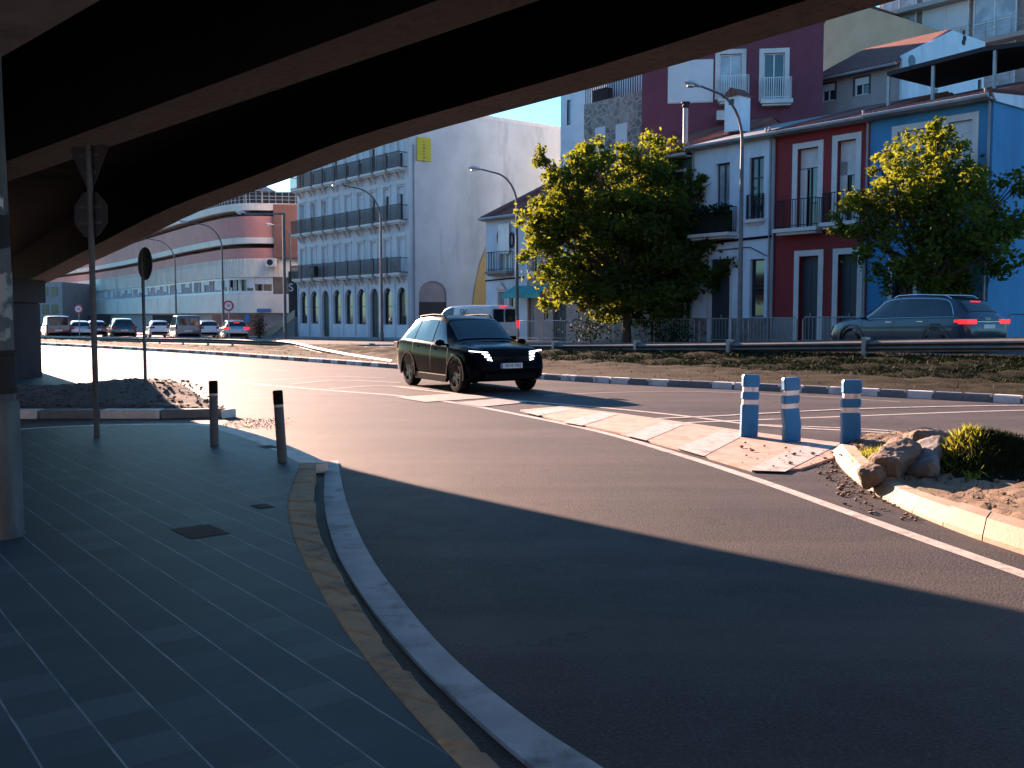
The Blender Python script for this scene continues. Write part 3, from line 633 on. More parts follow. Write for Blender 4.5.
def straight_girder(p, q, wd, h, mat, nm):
    d = (q - p); d.z = 0; d.normalize(); n_ = Vector((d.y, -d.x, 0)); n_ = n_ if n_.x < 0 else -n_
    a = p - d * 24; b = q + d * 14; dz = (q.z - p.z) / (q - p).length; a.z = p.z; b.z = q.z + dz * 14
    mb = MB(); pts = [a, p, q, b]; L0 = [x.copy() for x in pts]; L1 = [x + n_ * wd for x in pts]; L2 = [x + n_ * wd + Vector((0, 0, h)) for x in pts]; L3 = [x + Vector((0, 0, h)) for x in pts]
    for u_, v_ in ((L0, L1), (L1, L2), (L2, L3), (L3, L0)): mb.strip(u_, v_)
    mb.quad(L0[0], L1[0], L2[0], L3[0]); mb.quad(L0[-1], L1[-1], L2[-1], L3[-1]); o_ = mb.build(nm, [mat, 'shaded_concrete'], bridge)
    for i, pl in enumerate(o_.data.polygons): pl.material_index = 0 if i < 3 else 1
    return o_
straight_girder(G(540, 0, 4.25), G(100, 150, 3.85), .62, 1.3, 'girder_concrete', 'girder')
straight_girder(G(100, 0, 4.6), G(10, 52, 4.45), .7, .9, 'concrete', 'edge_beam')  # paler concrete puts the sky light on this edge into the colour
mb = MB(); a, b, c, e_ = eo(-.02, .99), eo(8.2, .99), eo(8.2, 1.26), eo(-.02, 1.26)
mb.strip(a, b); mb.strip(b, c); mb.strip(c, e_); mb.strip(e_, a); mb.quad(a[0], b[0], c[0], e_[0]); mb.quad(a[-1], b[-1], c[-1], e_[-1]); mb.build('deck', 'shaded_concrete', bridge)
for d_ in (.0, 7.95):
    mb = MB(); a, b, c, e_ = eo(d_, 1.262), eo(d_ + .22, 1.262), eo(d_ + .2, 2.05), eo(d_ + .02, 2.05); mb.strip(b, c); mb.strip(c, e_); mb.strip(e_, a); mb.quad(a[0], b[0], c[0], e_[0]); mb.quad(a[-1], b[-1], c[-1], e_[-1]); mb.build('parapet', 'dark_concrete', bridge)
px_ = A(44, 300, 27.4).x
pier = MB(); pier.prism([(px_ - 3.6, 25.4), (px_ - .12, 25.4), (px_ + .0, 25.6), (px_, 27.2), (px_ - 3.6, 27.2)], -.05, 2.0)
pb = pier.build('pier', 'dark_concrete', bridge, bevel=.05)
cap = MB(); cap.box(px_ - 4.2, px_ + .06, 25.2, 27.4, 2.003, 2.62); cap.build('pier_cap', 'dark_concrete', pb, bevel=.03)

# ================================================================== STREET FURNITURE (near)
# thick pole at the left edge with paper scraps
p = G(2, 536, .12); pole = thing('steel_pole', 'thick grey steel pole with torn posters at the left edge', 'pole', (p.x, p.y, .12))
mb = MB(); mb.lathe([(.15, 0), (.15, .02), (.142, .03), (.138, .92), (.128, .95)], 24); mb.build('base_sleeve', 'pole_grey', pole, smooth=True)
mb = MB(); mb.lathe([(.118, .94), (.114, 2.0), (.1, 3.0), (.088, 4.42)], 24); mb.build('shaft', 'pole_grey', pole, smooth=True)
mb = MB()
for z in (1.0, 1.26): mb.lathe([(.127, z), (.132, z + .005), (.132, z + .03), (.127, z + .035)], 24)
mb.lathe([(.125, 1.03), (.125, 1.26)], 24); mb.build('clamp_band', 'dark_metal', pole, smooth=True)
def wrap(z0, z1, r, a0, a1, mat, nm):
    mb = MB(); n = 14; bot, tp = [], []
    for i in range(n + 1):
        a = a0 + (a1 - a0) * i / n; bot.append(Vector((r * math.cos(a), r * math.sin(a), z0 + random.uniform(-.02, .02)))); tp.append(Vector((r * math.cos(a), r * math.sin(a), z1 + random.uniform(-.02, .02))))
    mb.strip(bot, tp); mb.build(nm, mat, pole, smooth=True)
wrap(1.52, 1.82, .119, R(-130), R(20), 'poster_paper', 'poster'); wrap(1.36, 1.46, .120, R(-120), R(-10), 'poster_paper', 'poster'); wrap(2.0, 2.22, .117, R(-140), R(10), 'dark_metal', 'poster'); wrap(2.26, 2.33, .116, R(-100), R(-20), 'reflective', 'sticker')
# sign post carrying an octagon and a triangle, both seen from behind
p = G(97, 437, .12); sp_ = thing('sign_post', 'slender grey post with an octagonal and a triangular sign seen from behind', 'road sign', (p.x, p.y, .12), R(-24))
mb = MB(); mb.tube([(0, 0, 0), (0, 0, 3.66)], .036, 12); mb.build('post', 'pole_grey', sp_, smooth=True)
def plate(poly, y0, y1, name, par, mat, cz, cx=0):
    mb = MB(); T = Matrix.Translation((cx, 0, cz)) @ Matrix.Rotation(R(90), 4, 'X'); mb.prism(poly, -y1, -y0, T); return mb.build(name, mat, par, bevel=.004)
octo = [(.30 * math.cos(R(22.5 + 45 * i)), .30 * math.sin(R(22.5 + 45 * i))) for i in range(8)]
pl = plate(octo, .045, .055, 'octagonal_sign', sp_, 'sign_back', 2.80, -.05)
mb = MB(); mb.box(-.25, .15, .037, .044, 2.68, 2.71); mb.box(-.25, .15, .037, .044, 2.88, 2.91); mb.build('bracket', 'pole_grey', pl)
tri = [(-.45, .40), (.45, .40), (.0, -.40)]
pl = plate([(-.32, .24), (-.28, .28), (.28, .28), (.32, .24), (.035, -.27), (-.035, -.27)], .045, .055, 'triangular_sign', sp_, 'sign_back', 3.37, -.05)
mb = MB(); mb.box(-.2, .12, .037, .044, 3.52, 3.55); mb.box(-.12, .06, .037, .044, 3.3, 3.33); mb.build('bracket', 'pole_grey', pl)
# round sign on a thin post, seen from behind
p = A(146, 402, 18.2); rs = thing('round_sign', 'dark round sign on a thin post in the gravel mound, seen obliquely from behind', 'road sign', (p.x, p.y, .38), R(-46))
hgt = A(147, 247, 18.2).z - .38
mb = MB(); mb.tube([(0, 0, -.3), (0, 0, hgt - .05)], .03, 10); mb.build('post', 'pole_grey', rs, smooth=True)
plate([(.30 * math.cos(6.2832 * i / 32), .30 * math.sin(6.2832 * i / 32)) for i in range(32)], .04, .055, 'sign_disc', rs, 'sign_back', hgt - .30)
# two slender bollards
def bollard(px, py, h, lean, label):
    p = G(px, py, .12); t = thing('bollard', label, 'bollard', (p.x, p.y, .12), 0, 'slender bollards at the pavement corner'); t.rotation_euler = (0, lean, 0)
    mb = MB(); mb.lathe([(.050, -.02), (.050, h * .76), (.048, h * .77)], 20); mb.build('shaft', 'bollard_grey', t, smooth=True)
    mb = MB(); mb.lathe([(.0505, h * .77), (.0505, h * .805)], 20); mb.build('reflective_band', 'reflective', t, smooth=True)
    mb = MB(); mb.lathe([(.051, h * .807), (.052, h * .815), (.052, h - .012), (.045, h)], 20); mb.build('cap', 'black_rubber', t, smooth=True)
t = bollard(214.5, 445, .765, 0, 'upright grey bollard with black cap, farther of the pair at the pavement corner')
bollard(282.5, 462, .755, R(-3), 'leaning grey bollard with black cap, beside the stone kerb')
# three blue and white flexible posts
def delineator(px, py, h, lean, wob, rz, label, gr):
    p = G(px, py, .03); t = thing('lane_post', label, 'lane post', (p.x, p.y, .028), rz, 'blue and white lane posts on the pink island'); t.rotation_euler = (0, lean, rz)
    n = 44; W, D = .118, .05
    def ring(z, k, off):
        w_, d_ = W * k, D * k; c = .018
        return [Vector((x + off, y, z)) for x, y in ((-w_ + c, -d_), (w_ - c, -d_), (w_, -d_ + c), (w_, d_ - c), (w_ - c, d_), (-w_ + c, d_), (-w_, d_ - c), (-w_, -d_ + c))]
    def k_of(f): return .86 if (.50 < f < .60 or .71 < f < .81) else (1.0 if f < .97 else 1.0 - (f - .97) * 5)
    mb = MB(); rings = []
    for i in range(n + 1):
        f = i / n; rings.append((f, ring(f * h, k_of(f), wob * math.sin(f * 9) * (f > .2))))
    vs = [v for _, r_ in rings for v in r_]; mb.add(vs, [(i * 8 + j, i * 8 + (j + 1) % 8, (i + 1) * 8 + (j + 1) % 8, (i + 1) * 8 + j) for i in range(n) for j in range(8)] + [tuple(range(8))[::-1], tuple(range(n * 8, n * 8 + 8))])
    mb.build('body', 'delineator_blue', t, smooth=True, angle=35)
    for f0, f1 in ((.505, .595), (.715, .805)):
        mb = MB(); vs = []; m_ = 5
        for i in range(m_ + 1):
            f = f0 + (f1 - f0) * i / m_; vs += ring(f * h, .88, wob * math.sin(f * 9) * (f > .2))
        mb.add(vs, [(i * 8 + j, i * 8 + (j + 1) % 8, (i + 1) * 8 + (j + 1) % 8, (i + 1) * 8 + j) for i in range(m_) for j in range(8)]); mb.build('reflective_band', 'white_plastic', t, smooth=True, angle=35)
delineator(748.5, 436, .835, R(1.5), .001, R(8), 'upright blue and white lane post on the pink island, farthest from the cream kerb', 0)
delineator(791.5, 441, .83, R(-2.5), .012, R(14), 'bent blue and white lane post, second from the cream kerb end', 0)
delineator(850, 447.5, .84, R(0), .006, R(4), 'blue and white lane post standing right at the cream kerb end', 0)

# ------------------------------------------------------------------ guardrails
def wbeam(path, parent, mat='rail_steel'):
    prof = [(0, 0), (.0, .03), (.07, .08), (.07, .12), (.0, .155), (.07, .19), (.07, .23), (0, .28), (0, .31)]
    pts = resample(crv(path, 6), .5); mb = MB(); n = len(prof); vs = []
    nrm = offs(pts, 1)
    for i, p in enumerate(pts):
        d = nrm[i] - p
        if d.x * N2.x + d.y * N2.y > 0: d = -d
        for q in range(2):
            for o_, z in prof: vs.append(p + d * (o_ - .006 * q) + Vector((0, 0, z - .31)))
    m = 2 * n
    fs = []
    for i in range(len(pts) - 1):
        for j in range(n - 1):
            fs += [(i * m + j, (i + 1) * m + j, (i + 1) * m + j + 1, i * m + j + 1), (i * m + n + j, i * m + n + j + 1, (i + 1) * m + n + j + 1, (i + 1) * m + n + j)]
        for j in (0, n - 1): fs.append((i * m + j, (i + 1) * m + j, (i + 1) * m + n + j, i * m + n + j))
    mb.add(vs, fs); return mb.build('beam', mat, parent, smooth=True, angle=35)
gr = thing('guardrail', 'long weathered steel guardrail with posts above the grass bank, in front of the houses', 'guardrail')
GP = GP_RIGHT
gpath = [A(*g) for g in GP]; wbeam(gpath, gr)
for px, Y in ((1270, 17.2), (1068, 20.6), (866, 25), (730, 28.3), (637, 31), (555, 33.5), (486, 36), (425, 38.5), (372, 41)):
    ytop = float(np.interp(px, [g[0] for g in GP[::-1]], [g[1] for g in GP[::-1]])); p = A(px, ytop, Y); s_, p_ = to_sp(p); b = SP(s_, p_ + .10)
    mb = MB(); mb.box(-.06, .06, .0, .10, zr(s_) - .3, p.z + .05, Matrix.Translation((p.x, p.y, 0)) @ Matrix.Rotation(ROT_ROW, 4, 'Z')); mb.box(-.055, .055, -.115, -.0, zr(s_) - .3, p.z + .06, Matrix.Translation((p.x, p.y, 0)) @ Matrix.Rotation(ROT_ROW, 4, 'Z'))
    mb.build('post', 'galv_steel', gr)
gl = thing('guardrail', 'pale sunlit guardrail at the left whose end slopes down into the ground', 'guardrail')
q = G(393, 361.5, .14); GP = [(-60, 333.5, 76), (60, 336, 63), (200, 337.2, 51), (250, 338.5, 47.5), (288, 340.2, 45)]
gpath = [A(*g) for g in GP]; e0 = gpath[-1]; gpath += [e0.lerp(q, .33) + Vector((0, 0, -.02)), e0.lerp(q, .66), Vector((q.x, q.y, .22))]; wbeam(gpath, gl)
for i in range(19):
    f = i / 18; pth = resample(crv(gpath[:5], 6), .2); p = pth[int(f * (len(pth) - 1))]; s_, p_ = to_sp(p)
    mb = MB(); mb.box(-.05, .05, .0, .08, -.25, p.z - .03, Matrix.Translation((p.x, p.y, 0)) @ Matrix.Rotation(ROT_ROW, 4, 'Z')); mb.build('post', 'galv_steel', gl)

# ================================================================== BUILDINGS
def row_pt(px, perp, z=None):
    d = ray(px, 316); k = perp / (N2.x * d.x + N2.y * d.y); p = Vector((d.x * k, d.y * k, 0)); s, _ = to_sp(p)
    p.z = street_z(s) + .12 if z is None else z; return p
def wall_open(W, H, D, ops, reveal=.2):
    mb = MB(); e = 1e-4
    xs = sorted({0, W} | {min(max(v, 0), W) for o in ops for v in o[:2]}); zs = sorted({-1.2, H} | {min(max(v, -1.2), H) for o in ops for v in o[2:4]})
    for i in range(len(xs) - 1):
        for j in range(len(zs) - 1):
            cx, cz = (xs[i] + xs[i + 1]) / 2, (zs[j] + zs[j + 1]) / 2
            if any(o[0] - e < cx < o[1] + e and o[2] - e < cz < o[3] + e for o in ops): continue
            mb.quad((xs[i], 0, zs[j]), (xs[i + 1], 0, zs[j]), (xs[i + 1], 0, zs[j + 1]), (xs[i], 0, zs[j + 1]))
    for x0, x1, z0, z1 in ops:
        r = reveal; mb.quad((x0, 0, z0), (x0, r, z0), (x0, r, z1), (x0, 0, z1)); mb.quad((x1, 0, z0), (x1, 0, z1), (x1, r, z1), (x1, r, z0)); mb.quad((x0, 0, z1), (x0, r, z1), (x1, r, z1), (x1, 0, z1)); mb.quad((x0, 0, z0), (x1, 0, z0), (x1, r, z0), (x0, r, z0))
    mb.quad((0, 0, -1.2), (0, 0, H), (0, D, H), (0, D, -1.2)); mb.quad((W, 0, -1.2), (W, D, -1.2), (W, D, H), (W, 0, H)); mb.quad((0, D, -1.2), (0, D, H), (W, D, H), (W, D, -1.2)); mb.quad((0, 0, H), (W, 0, H), (W, D, H), (0, D, H))
    return mb
def window(root, r, fm='frame_white', gm='window_glass', y=.14, mull=1, trans=0, surround=0, sm='trim_white', blind=0, bm='shutter_white', sill=False, name='window', ft=.06):
    x0, x1, z0, z1 = r; mb = MB(); t = ft
    mb.box(x0, x0 + t, y, y + .06, z0, z1); mb.box(x1 - t, x1, y, y + .06, z0, z1); mb.box(x0 + t, x1 - t, y + .002, y + .058, z1 - t, z1); mb.box(x0 + t, x1 - t, y + .002, y + .058, z0, z0 + t)
    for i in range(mull): xm = x0 + (x1 - x0) * (i + 1) / (mull + 1); mb.box(xm - t * .5, xm + t * .5, y + .004, y + .056, z0 + t, z1 - t)
    for i in range(trans): zm = z0 + (z1 - z0) * (i + 1) / (trans + 1); mb.box(x0 + t, x1 - t, y + .006, y + .054, zm - t * .4, zm + t * .4)
    f = mb.build(name, fm, root)
    g = MB(); g.quad((x0, y + .04, z0), (x1, y + .04, z0), (x1, y + .04, z1), (x0, y + .04, z1)); g.build('pane', gm, f)
    if blind: b = MB(); b.box(x0 + .01, x1 - .01, y - .05, y - .005, z1 - (z1 - z0) * blind, z1 - .004); b.build('roller_blind', bm, f)
    if surround:
        s = surround; mb = MB(); mb.box(x0 - s, x0 - .001, -.035, .05, z0, z1 + s); mb.box(x1 + .001, x1 + s, -.035, .05, z0, z1 + s); mb.box(x0 - .001, x1 + .001, -.033, .05, z1 + .001, z1 + s - .002); mb.build('surround', sm, f)
    if sill: mb = MB(); mb.box(x0 - .08, x1 + .08, -.1, .1, z0 - .07, z0 - .002); mb.build('sill', sm, f)
    return f
def door(root, r, mat='wood_dark', y=.16, surround=0, sm='trim_white', handle=True):
    x0, x1, z0, z1 = r; mb = MB(); mb.box(x0, x1, y, y + .06, z0, z1); w_ = (x1 - x0)
    for i in (0, 1):
        a = x0 + w_ * (.06 + .48 * i); b = a + w_ * .40
        for c, d in ((.05, .32), (.36, .92)): mb.box(a, b, y - .015, y, z0 + (z1 - z0) * c, z0 + (z1 - z0) * d)
    f = mb.build('door', mat, root)
    if handle: mb = MB(); mb.box(x0 + w_ * .48, x0 + w_ * .53, y - .07, y - .015, z0 + 1.0, z0 + 1.14); mb.build('handle', 'galv_steel', f)
    if surround:
        s = surround; mb = MB(); mb.box(x0 - s, x0 - .001, -.035, .05, z0, z1 + s); mb.box(x1 + .001, x1 + s, -.035, .05, z0, z1 + s); mb.box(x0 - .001, x1 + .001, -.033, .05, z1 + .001, z1 + s - .002); mb.build('surround', sm, f)
    return f
def balcony(root, x0, x1, z, depth, h, mat='dark_metal', slab='trim_white', step=.11, st=.14, bar=.009):
    mb = MB(); y = -depth
    def side(xa, ya, xb, yb):
        L = math.hypot(xb - xa, yb - ya); n = max(2, int(L / step))
        for i in range(n + 1):
            x, y_ = xa + (xb - xa) * i / n, ya + (yb - ya) * i / n; mb.box(x - bar, x + bar, y_ - bar, y_ + bar, z, z + h)
        for zz in (z + .08, z + h): mb.box(min(xa, xb) - .012, max(xa, xb) + .012, min(ya, yb) - .012, max(ya, yb) + .012, zz, zz + .03)
    side(x0, y, x1, y); side(x0, y, x0, -.02); side(x1, y, x1, -.02)
    f = mb.build('balcony', mat, root)
    b = MB(); b.box(x0 - .08, x1 + .08, y - .08, .0, z - st, z - .003); b.box(x0, x1, y + .04, 0, z - st - .1, z - st - .002); b.build('balcony_slab', slab, f); return f
def roof(root, W, H, D, rise, over=.35, mat='roof_tiles', gut=True, back=None, ends=.05):
    r = D * .5 if back is None else back; mb = MB(); t = .12; sl = rise / r
    a = [(-ends, -over, H - sl * over + .02), (W + ends, -over, H - sl * over + .02), (W + ends, r, H + rise + .02), (-ends, r, H + rise + .02)]
    b = [(x, y, z - t * (0.35 if y < 0 else 1)) for x, y, z in a]
    mb.quad(*a); mb.quad(*b[::-1])
    for i in range(4): mb.quad(a[i], b[i], b[(i + 1) % 4], a[(i + 1) % 4])
    if r < D - .1:
        c = [(-ends, r, H + rise + .02), (W + ends, r, H + rise + .02), (W + ends, D + .2, H - .0), (-ends, D + .2, H)]; mb.quad(*c)
        for x in (0, W): mb.quad((x, 0, H), (x, r, H + rise), (x, D, H))
    if mat == 'roof_tiles':     # rounded tile ends along the eave
        n = int((W + 2 * ends) / .22)
        for i in range(n):
            x = -ends + (i + .5) * (W + 2 * ends) / n; p0 = Vector((x, -over - .03, H - sl * over + .0)); p1 = Vector((x, r * .98, H + rise + .0)); mb.tube([p0, p1], .075, 6)
    f = mb.build('roof', mat, root)
    if gut:
        g = MB(); z = H - sl * over - .06; g.tube([(-ends, -over - .09, z), (W + ends, -over - .09, z)], .075, 8); g.box(-ends, W + ends, -over + .02, 0, z - .10, z - .02); g.build('gutter', 'zinc', f)
    return f
def downpipe(root, x, z0, z1, y=-.07):
    mb = MB(); mb.tube([(x, -.4, z1 + .1), (x, -.35, z1 - .12), (x, y, z1 - .35), (x, y, z0)], .045, 8); return mb.build('downpipe', 'zinc', root, smooth=True)
def house(name, label, px0, px1, pyt, perp, D=11, cat='house', z=None):
    o = row_pt(px0, perp, z); F = Frame(o, ROT_ROW); W = F.loc(px1, 316)[0]; H = F.loc((px0 + px1) / 2, pyt)[1]
    return thing(name, label, cat, o, ROT_ROW), F, W, H
PERP = 32.5
# --- white house
t, F, W, H = house('row_house', 'white two-storey row house with a zinc roof, between the green and red houses', 690, 771, 139, PERP)
wh = (t, F, W, H)
r1, r2, r3, r4 = F.rect(716, 163, 729, 229), F.rect(749.5, 157, 763, 219), F.rect(710, 259, 729, 338), F.rect(750, 259, 763.5, 317)
r3 = (r3[0], r3[1], 0.02, r3[3]); wall_open(W, H, 11, [r1, r2, r3, r4], .24).build('wall', 'white_render', t)
window(t, r1, 'wood_dark', 'pale_glass', .16, 1); window(t, r2, 'wood_dark', 'window_glass', .12, 1, 2); door(t, r3); window(t, r4, 'wood_dark', 'dark_glass', .16, 0, 1)
b0, b1 = F.loc(699, 235), F.loc(736, 235); balcony(t, b0[0], b1[0], F.loc(717, 234)[1], .55, 1.02, 'dark_metal', 'trim_white')
bx = MB()
for i in range(240):
    x = random.uniform(b0[0] - .1, b1[0] + .1); zz = F.loc(717, 212)[1] + random.gauss(0, .12); r_ = .05; c = Vector((x, -.55 + random.gauss(0, .08), zz)); a = Vector((random.uniform(-1, 1), random.uniform(-1, 1), random.uniform(-1, 1))).normalized() * .09; b = a.orthogonal().normalized() * .06; bx.quad(c - a, c - b, c + a, c + b)
for k in range(4): x = b0[0] + .2 + k * (b1[0] - b0[0] - .4) / 3; bx.box(x - .3, x + .3, -.52, -.36, F.loc(717, 212)[1] - .9, F.loc(717, 212)[1] - .05)
pl_ = bx.build('balcony_plants', 'dark_leaves', None); pl_.location = t.location; pl_.rotation_euler = t.rotation_euler; tag(pl_, 'dark green plants in boxes filling the balcony of the white house', 'plants')
balcony(t, r2[0] - .03, r2[1] + .03, r2[2], .10, .95, 'dark_metal', 'trim_white', .10)
mb = MB(); z = F.loc(730, 318)[1]
for a_, b_ in ((0, r3[0] - .12), (r3[1] + .12, r4[0] - .1), (r4[0] - .1, W)): mb = MB(); mb.box(a_, b_, -.03, .02, -1.0, z); mb.build('plinth', 'plinth_stone', t)
mb = MB(); mb.box(r3[0] - .14, r3[0] - .002, -.02, .1, .02, r3[3] + .12); mb.box(r3[1] + .002, r3[1] + .14, -.02, .1, .02, r3[3] + .12); mb.build('door_surround', 'trim_white', t)
roof(t, W, H, 11, 1.5, .3, 'zinc', True); downpipe(t, W - .1, 0, H); downpipe(t, .12, 0, H)
mb = MB(); zc = F.loc(730, 241)[1]; mb.tube([(0, -.06, zc - .12), (W * .4, -.06, zc), (W, -.06, zc + .06)], .05, 6); mb.tube([(W * .35, -.05, zc - .35), (W * .75, -.05, zc - .3), (W * .95, -.05, zc - .7)], .018, 5); mb.build('cable', 'black_rubber', t)
# chimney and flue on its roof
x, z = F.loc(729, 117, 2.6); x1, z1 = F.loc(743, 96, 2.6); mb = MB(); mb.box(x, x1, 2.3, 3.1, z - .7, z1)
ch = mb.build('chimney', 'white_render', t); mb = MB(); xm = (x + x1) / 2; mb.box(xm - .12, xm + .12, 2.26, 2.297, z1 - .35, z1 - .12); mb.build('vent', 'black', ch)
mb = MB(); T = Matrix.Translation((0, 2.7, 0)); mb.add([(x - .1, 2.2, z1), (x1 + .1, 2.2, z1), (x1 + .1, 3.2, z1), (x - .1, 3.2, z1), (xm, 2.2, z1 + .38), (xm, 3.2, z1 + .38)], [(0, 1, 4), (1, 2, 5, 4), (2, 3, 5), (3, 0, 4, 5), (3, 2, 1, 0)]); mb.build('chimney_cap', 'roof_tiles', ch)
x, z = F.loc(679.5, 132, 1.6); z1 = F.loc(679.5, 109, 1.6)[1]; mb = MB(); mb.lathe([(.11, z - 1), (.11, z1 - .02)], 14, Matrix.Translation((x + .35, 1.6, 0))); fl = mb.build('flue', 'zinc', t, smooth=True); mb = MB(); mb.lathe([(.13, z1), (.17, z1 + .05), (.12, z1 + .16), (.2, z1 + .2), (.2, z1 + .24)], 14, Matrix.Translation((x + .35, 1.6, 0))); mb.build('flue_cowl', 'dark_metal', fl, smooth=True)
# --- red house
t, F, W, H = house('row_house', 'dark red two-storey row house with white window surrounds and an iron balcony', 771, 866, 123.5, PERP)
r1, r2, r3, r4 = F.rect(798, 148, 817, 229), F.rect(838, 140, 854.5, 222), F.rect(799.5, 256, 817, 338), F.rect(838.5, 254, 856, 338)
r3 = (r3[0], r3[1], .02, r3[3]); r4 = (r4[0], r4[1], .02, r4[3]); r1 = (r1[0], r1[1], F.loc(808, 228)[1], r1[3])
wall_open(W, H, 11, [r1, r2, r3, r4], .3).build('wall', 'red_render', t)
window(t, r1, 'wood_dark', 'dark_glass', .24, 1, 0, .22, blind=.24, bm='trim_white'); window(t, r2, 'wood_dark', 'dark_glass', .24, 1, 0, .22, blind=.42, bm='trim_white')
for (x0, x1, z0, z1) in (r1, r2):
    mb = MB(); mb.box(x0 + .002, x0 + .30, .19, .235, z0, z1 - (z1 - z0) * .25); mb.build('inner_shutter', 'trim_white', t)
door(t, r3, 'wood_dark', .22, .22); door(t, r4, 'wood_dark', .22, .22)
b0, b1 = F.loc(783.5, 227), F.loc(823, 227); balcony(t, b0[0], b1[0], r1[2], .5, 1.05, 'dark_metal', 'trim_white', .12)
b0 = F.loc(832, 220)[0]; balcony(t, r2[0] - .3, r2[1] + .3, r2[2], .45, 1.05, 'dark_metal', 'trim_white', .12)
mb = MB(); zc = F.loc(815, 236)[1]; mb.box(0, W, -.04, 0, zc - .05, zc + .05); mb.build('string_course', 'red_render', t)
z = F.loc(830, 318)[1]; mb = MB()
for a_, b_ in ((0, r3[0] - .23), (r3[1] + .23, r4[0] - .23), (r4[1] + .23, W)): mb = MB(); mb.box(a_, b_, -.04, .02, -1, z); mb.build('plinth', 'concrete', t)
roof(t, W, H, 11, 1.5, .4); downpipe(t, .08, 0, H); downpipe(t, W - .06, 0, H)
# --- blue house
t, F, W, H = house('corner_house', 'bright blue corner house with white shuttered windows and a canopy on its roof', 866, 987, 104, PERP)
blue = (t, F, W, H)
ops = [F.rect(898, 130, 927, 178), F.rect(949, 121, 971, 170), F.rect(893, 262, 912, 340), F.rect(938, 262, 958, 340)]
ops[2] = (*ops[2][:2], .02, ops[2][3]); ops[3] = (*ops[3][:2], .02, ops[3][3])
wall_open(W, H, 12, ops, .22).build('wall', 'blue_render', t)
for o_ in ops[:2]: window(t, o_, 'frame_white', 'window_glass', .14, 1, 0, .22, blind=.96)
window(t, ops[2], 'wood_dark', 'dark_glass', .16, 1, 1, .16); door(t, ops[3], 'wood_dark', .18, .18)
roof(t, W, H, 12, 1.9, .4, 'roof_tiles', True, back=8); downpipe(t, W - .1, 0, H)
mb = MB(); mb.add([(W + .012, -.3, H - .07), (W + .012, 12, H + 1.0), (W + .012, 12, H - .3), (W + .012, -.02, H - .3), (W + .10, -.3, H - .07), (W + .10, 12, H + 1.0), (W + .10, 12, H - .3), (W + .10, -.02, H - .3)], [(3, 2, 1, 0), (4, 5, 6, 7), (0, 1, 5, 4), (2, 3, 7, 6), (0, 4, 7, 3), (1, 2, 6, 5)]); mb.build('verge_wall', 'white_render', t)
mb = MB()
for i in range(40): y0 = -.35 + i * .31; mb.tube([(W + .05, y0, H - .0 + (y0 + .35) * .0868), (W + .05, y0 + .36, H + .02 + (y0 + .66) * .0868)], .075, 6)
mb.build('verge_tiles', 'roof_tiles', t)
mb = MB(); mb.box(W + .002, W + .05, 3.0, 3.12, -1, H - .31); mb.build('pilaster', 'blue_render', t)
# canopy on the blue roof
c_o = Vector(t.location); cn = thing('roof_canopy', 'black flat canopy on thin posts over the roof of the blue house', 'canopy', c_o, ROT_ROW)
Y0 = 2.4; pts = []
xa, za = F.loc(887, 76, Y0); xb, zb = F.loc(1060, 41, Y0); xm, zm = F.loc(985, 51, Y0)
mb = MB()
for (x0, z0), (x1, z1) in (((xa, za), (xm, zm)), ((xm, zm), (xb, zb))):
    mb.add([(x0, Y0, z0), (x1, Y0, z1), (x1, Y0 + 3.6, z1 + .05), (x0, Y0 + 3.6, z0 + .05), (x0, Y0, z0 + .16), (x1, Y0, z1 + .16), (x1, Y0 + 3.6, z1 + .22), (x0, Y0 + 3.6, z0 + .22)], [(3, 2, 1, 0), (4, 5, 6, 7), (0, 1, 5, 4), (1, 2, 6, 5), (2, 3, 7, 6), (3, 0, 4, 7)])
mb.build('canopy_roof', 'dark_metal', cn)
for px, y0, y1 in ((887.5, 76, 95), (932, 66, 93), (994, 49, 84), (1050, 42, 78)):
    for dy in (0.05, 3.5):
        x, z1 = F.loc(px, y0, Y0); z0 = F.loc(px, y1, Y0)[1]; mb = MB(); mb.box(x - .05, x + .05, Y0 + dy, Y0 + dy + .09, H + .0 + (Y0 + dy) * .237 if dy > 1 else z0 - .4, z1 + .02); mb.build('post', 'galv_steel', cn)
mb = MB(); mb.add([(xa, Y0 + 3.4, H), (xb, Y0 + 3.4, H), (xb, Y0 + 3.4, zb - .5), (xm, Y0 + 3.4, zm - .7), (xa + 1.6, Y0 + 3.4, za - .5), (xa, Y0 + 3.4, za - .6)], [(0, 1, 2, 3, 4, 5)]); mb.build('net', 'black', cn)  # black net sheet, also painting in the shaded space under the canopy
# --- green house
t, F, W, H = house('row_house', 'narrow green row house half hidden behind the big tree', 603, 690, 158, PERP)
ops = [F.rect(673, 172, 684, 212), F.rect(640, 178, 652, 214), F.rect(652, 268, 664, 338), F.rect(672, 268, 684, 318), F.rect(622, 270, 634, 318)]; ops[2] = (*ops[2][:2], .02, ops[2][3])
wall_open(W, H, 11, ops).build('wall', 'green_render', t); window(t, ops[0], 'trim_white', 'pale_glass', .1, 1, 0, .12, 'trim_white', .58, 'dark_metal'); window(t, ops[1], 'frame_white', 'window_glass', .1, 1, 0, .12, 'trim_white')
door(t, ops[2]); window(t, ops[3], 'frame_dark', 'dark_glass', .1, 0, 1, .1); window(t, ops[4], 'frame_dark', 'dark_glass', .1, 0, 1, .1); roof(t, W, H, 11, 2.0, .4)
mb = MB(); z = F.loc(660, 270)[1]; mb.box(0, ops[2][0] - .12, -.03, .0, -1, z * .9); mb.build('plinth', 'concrete', t)
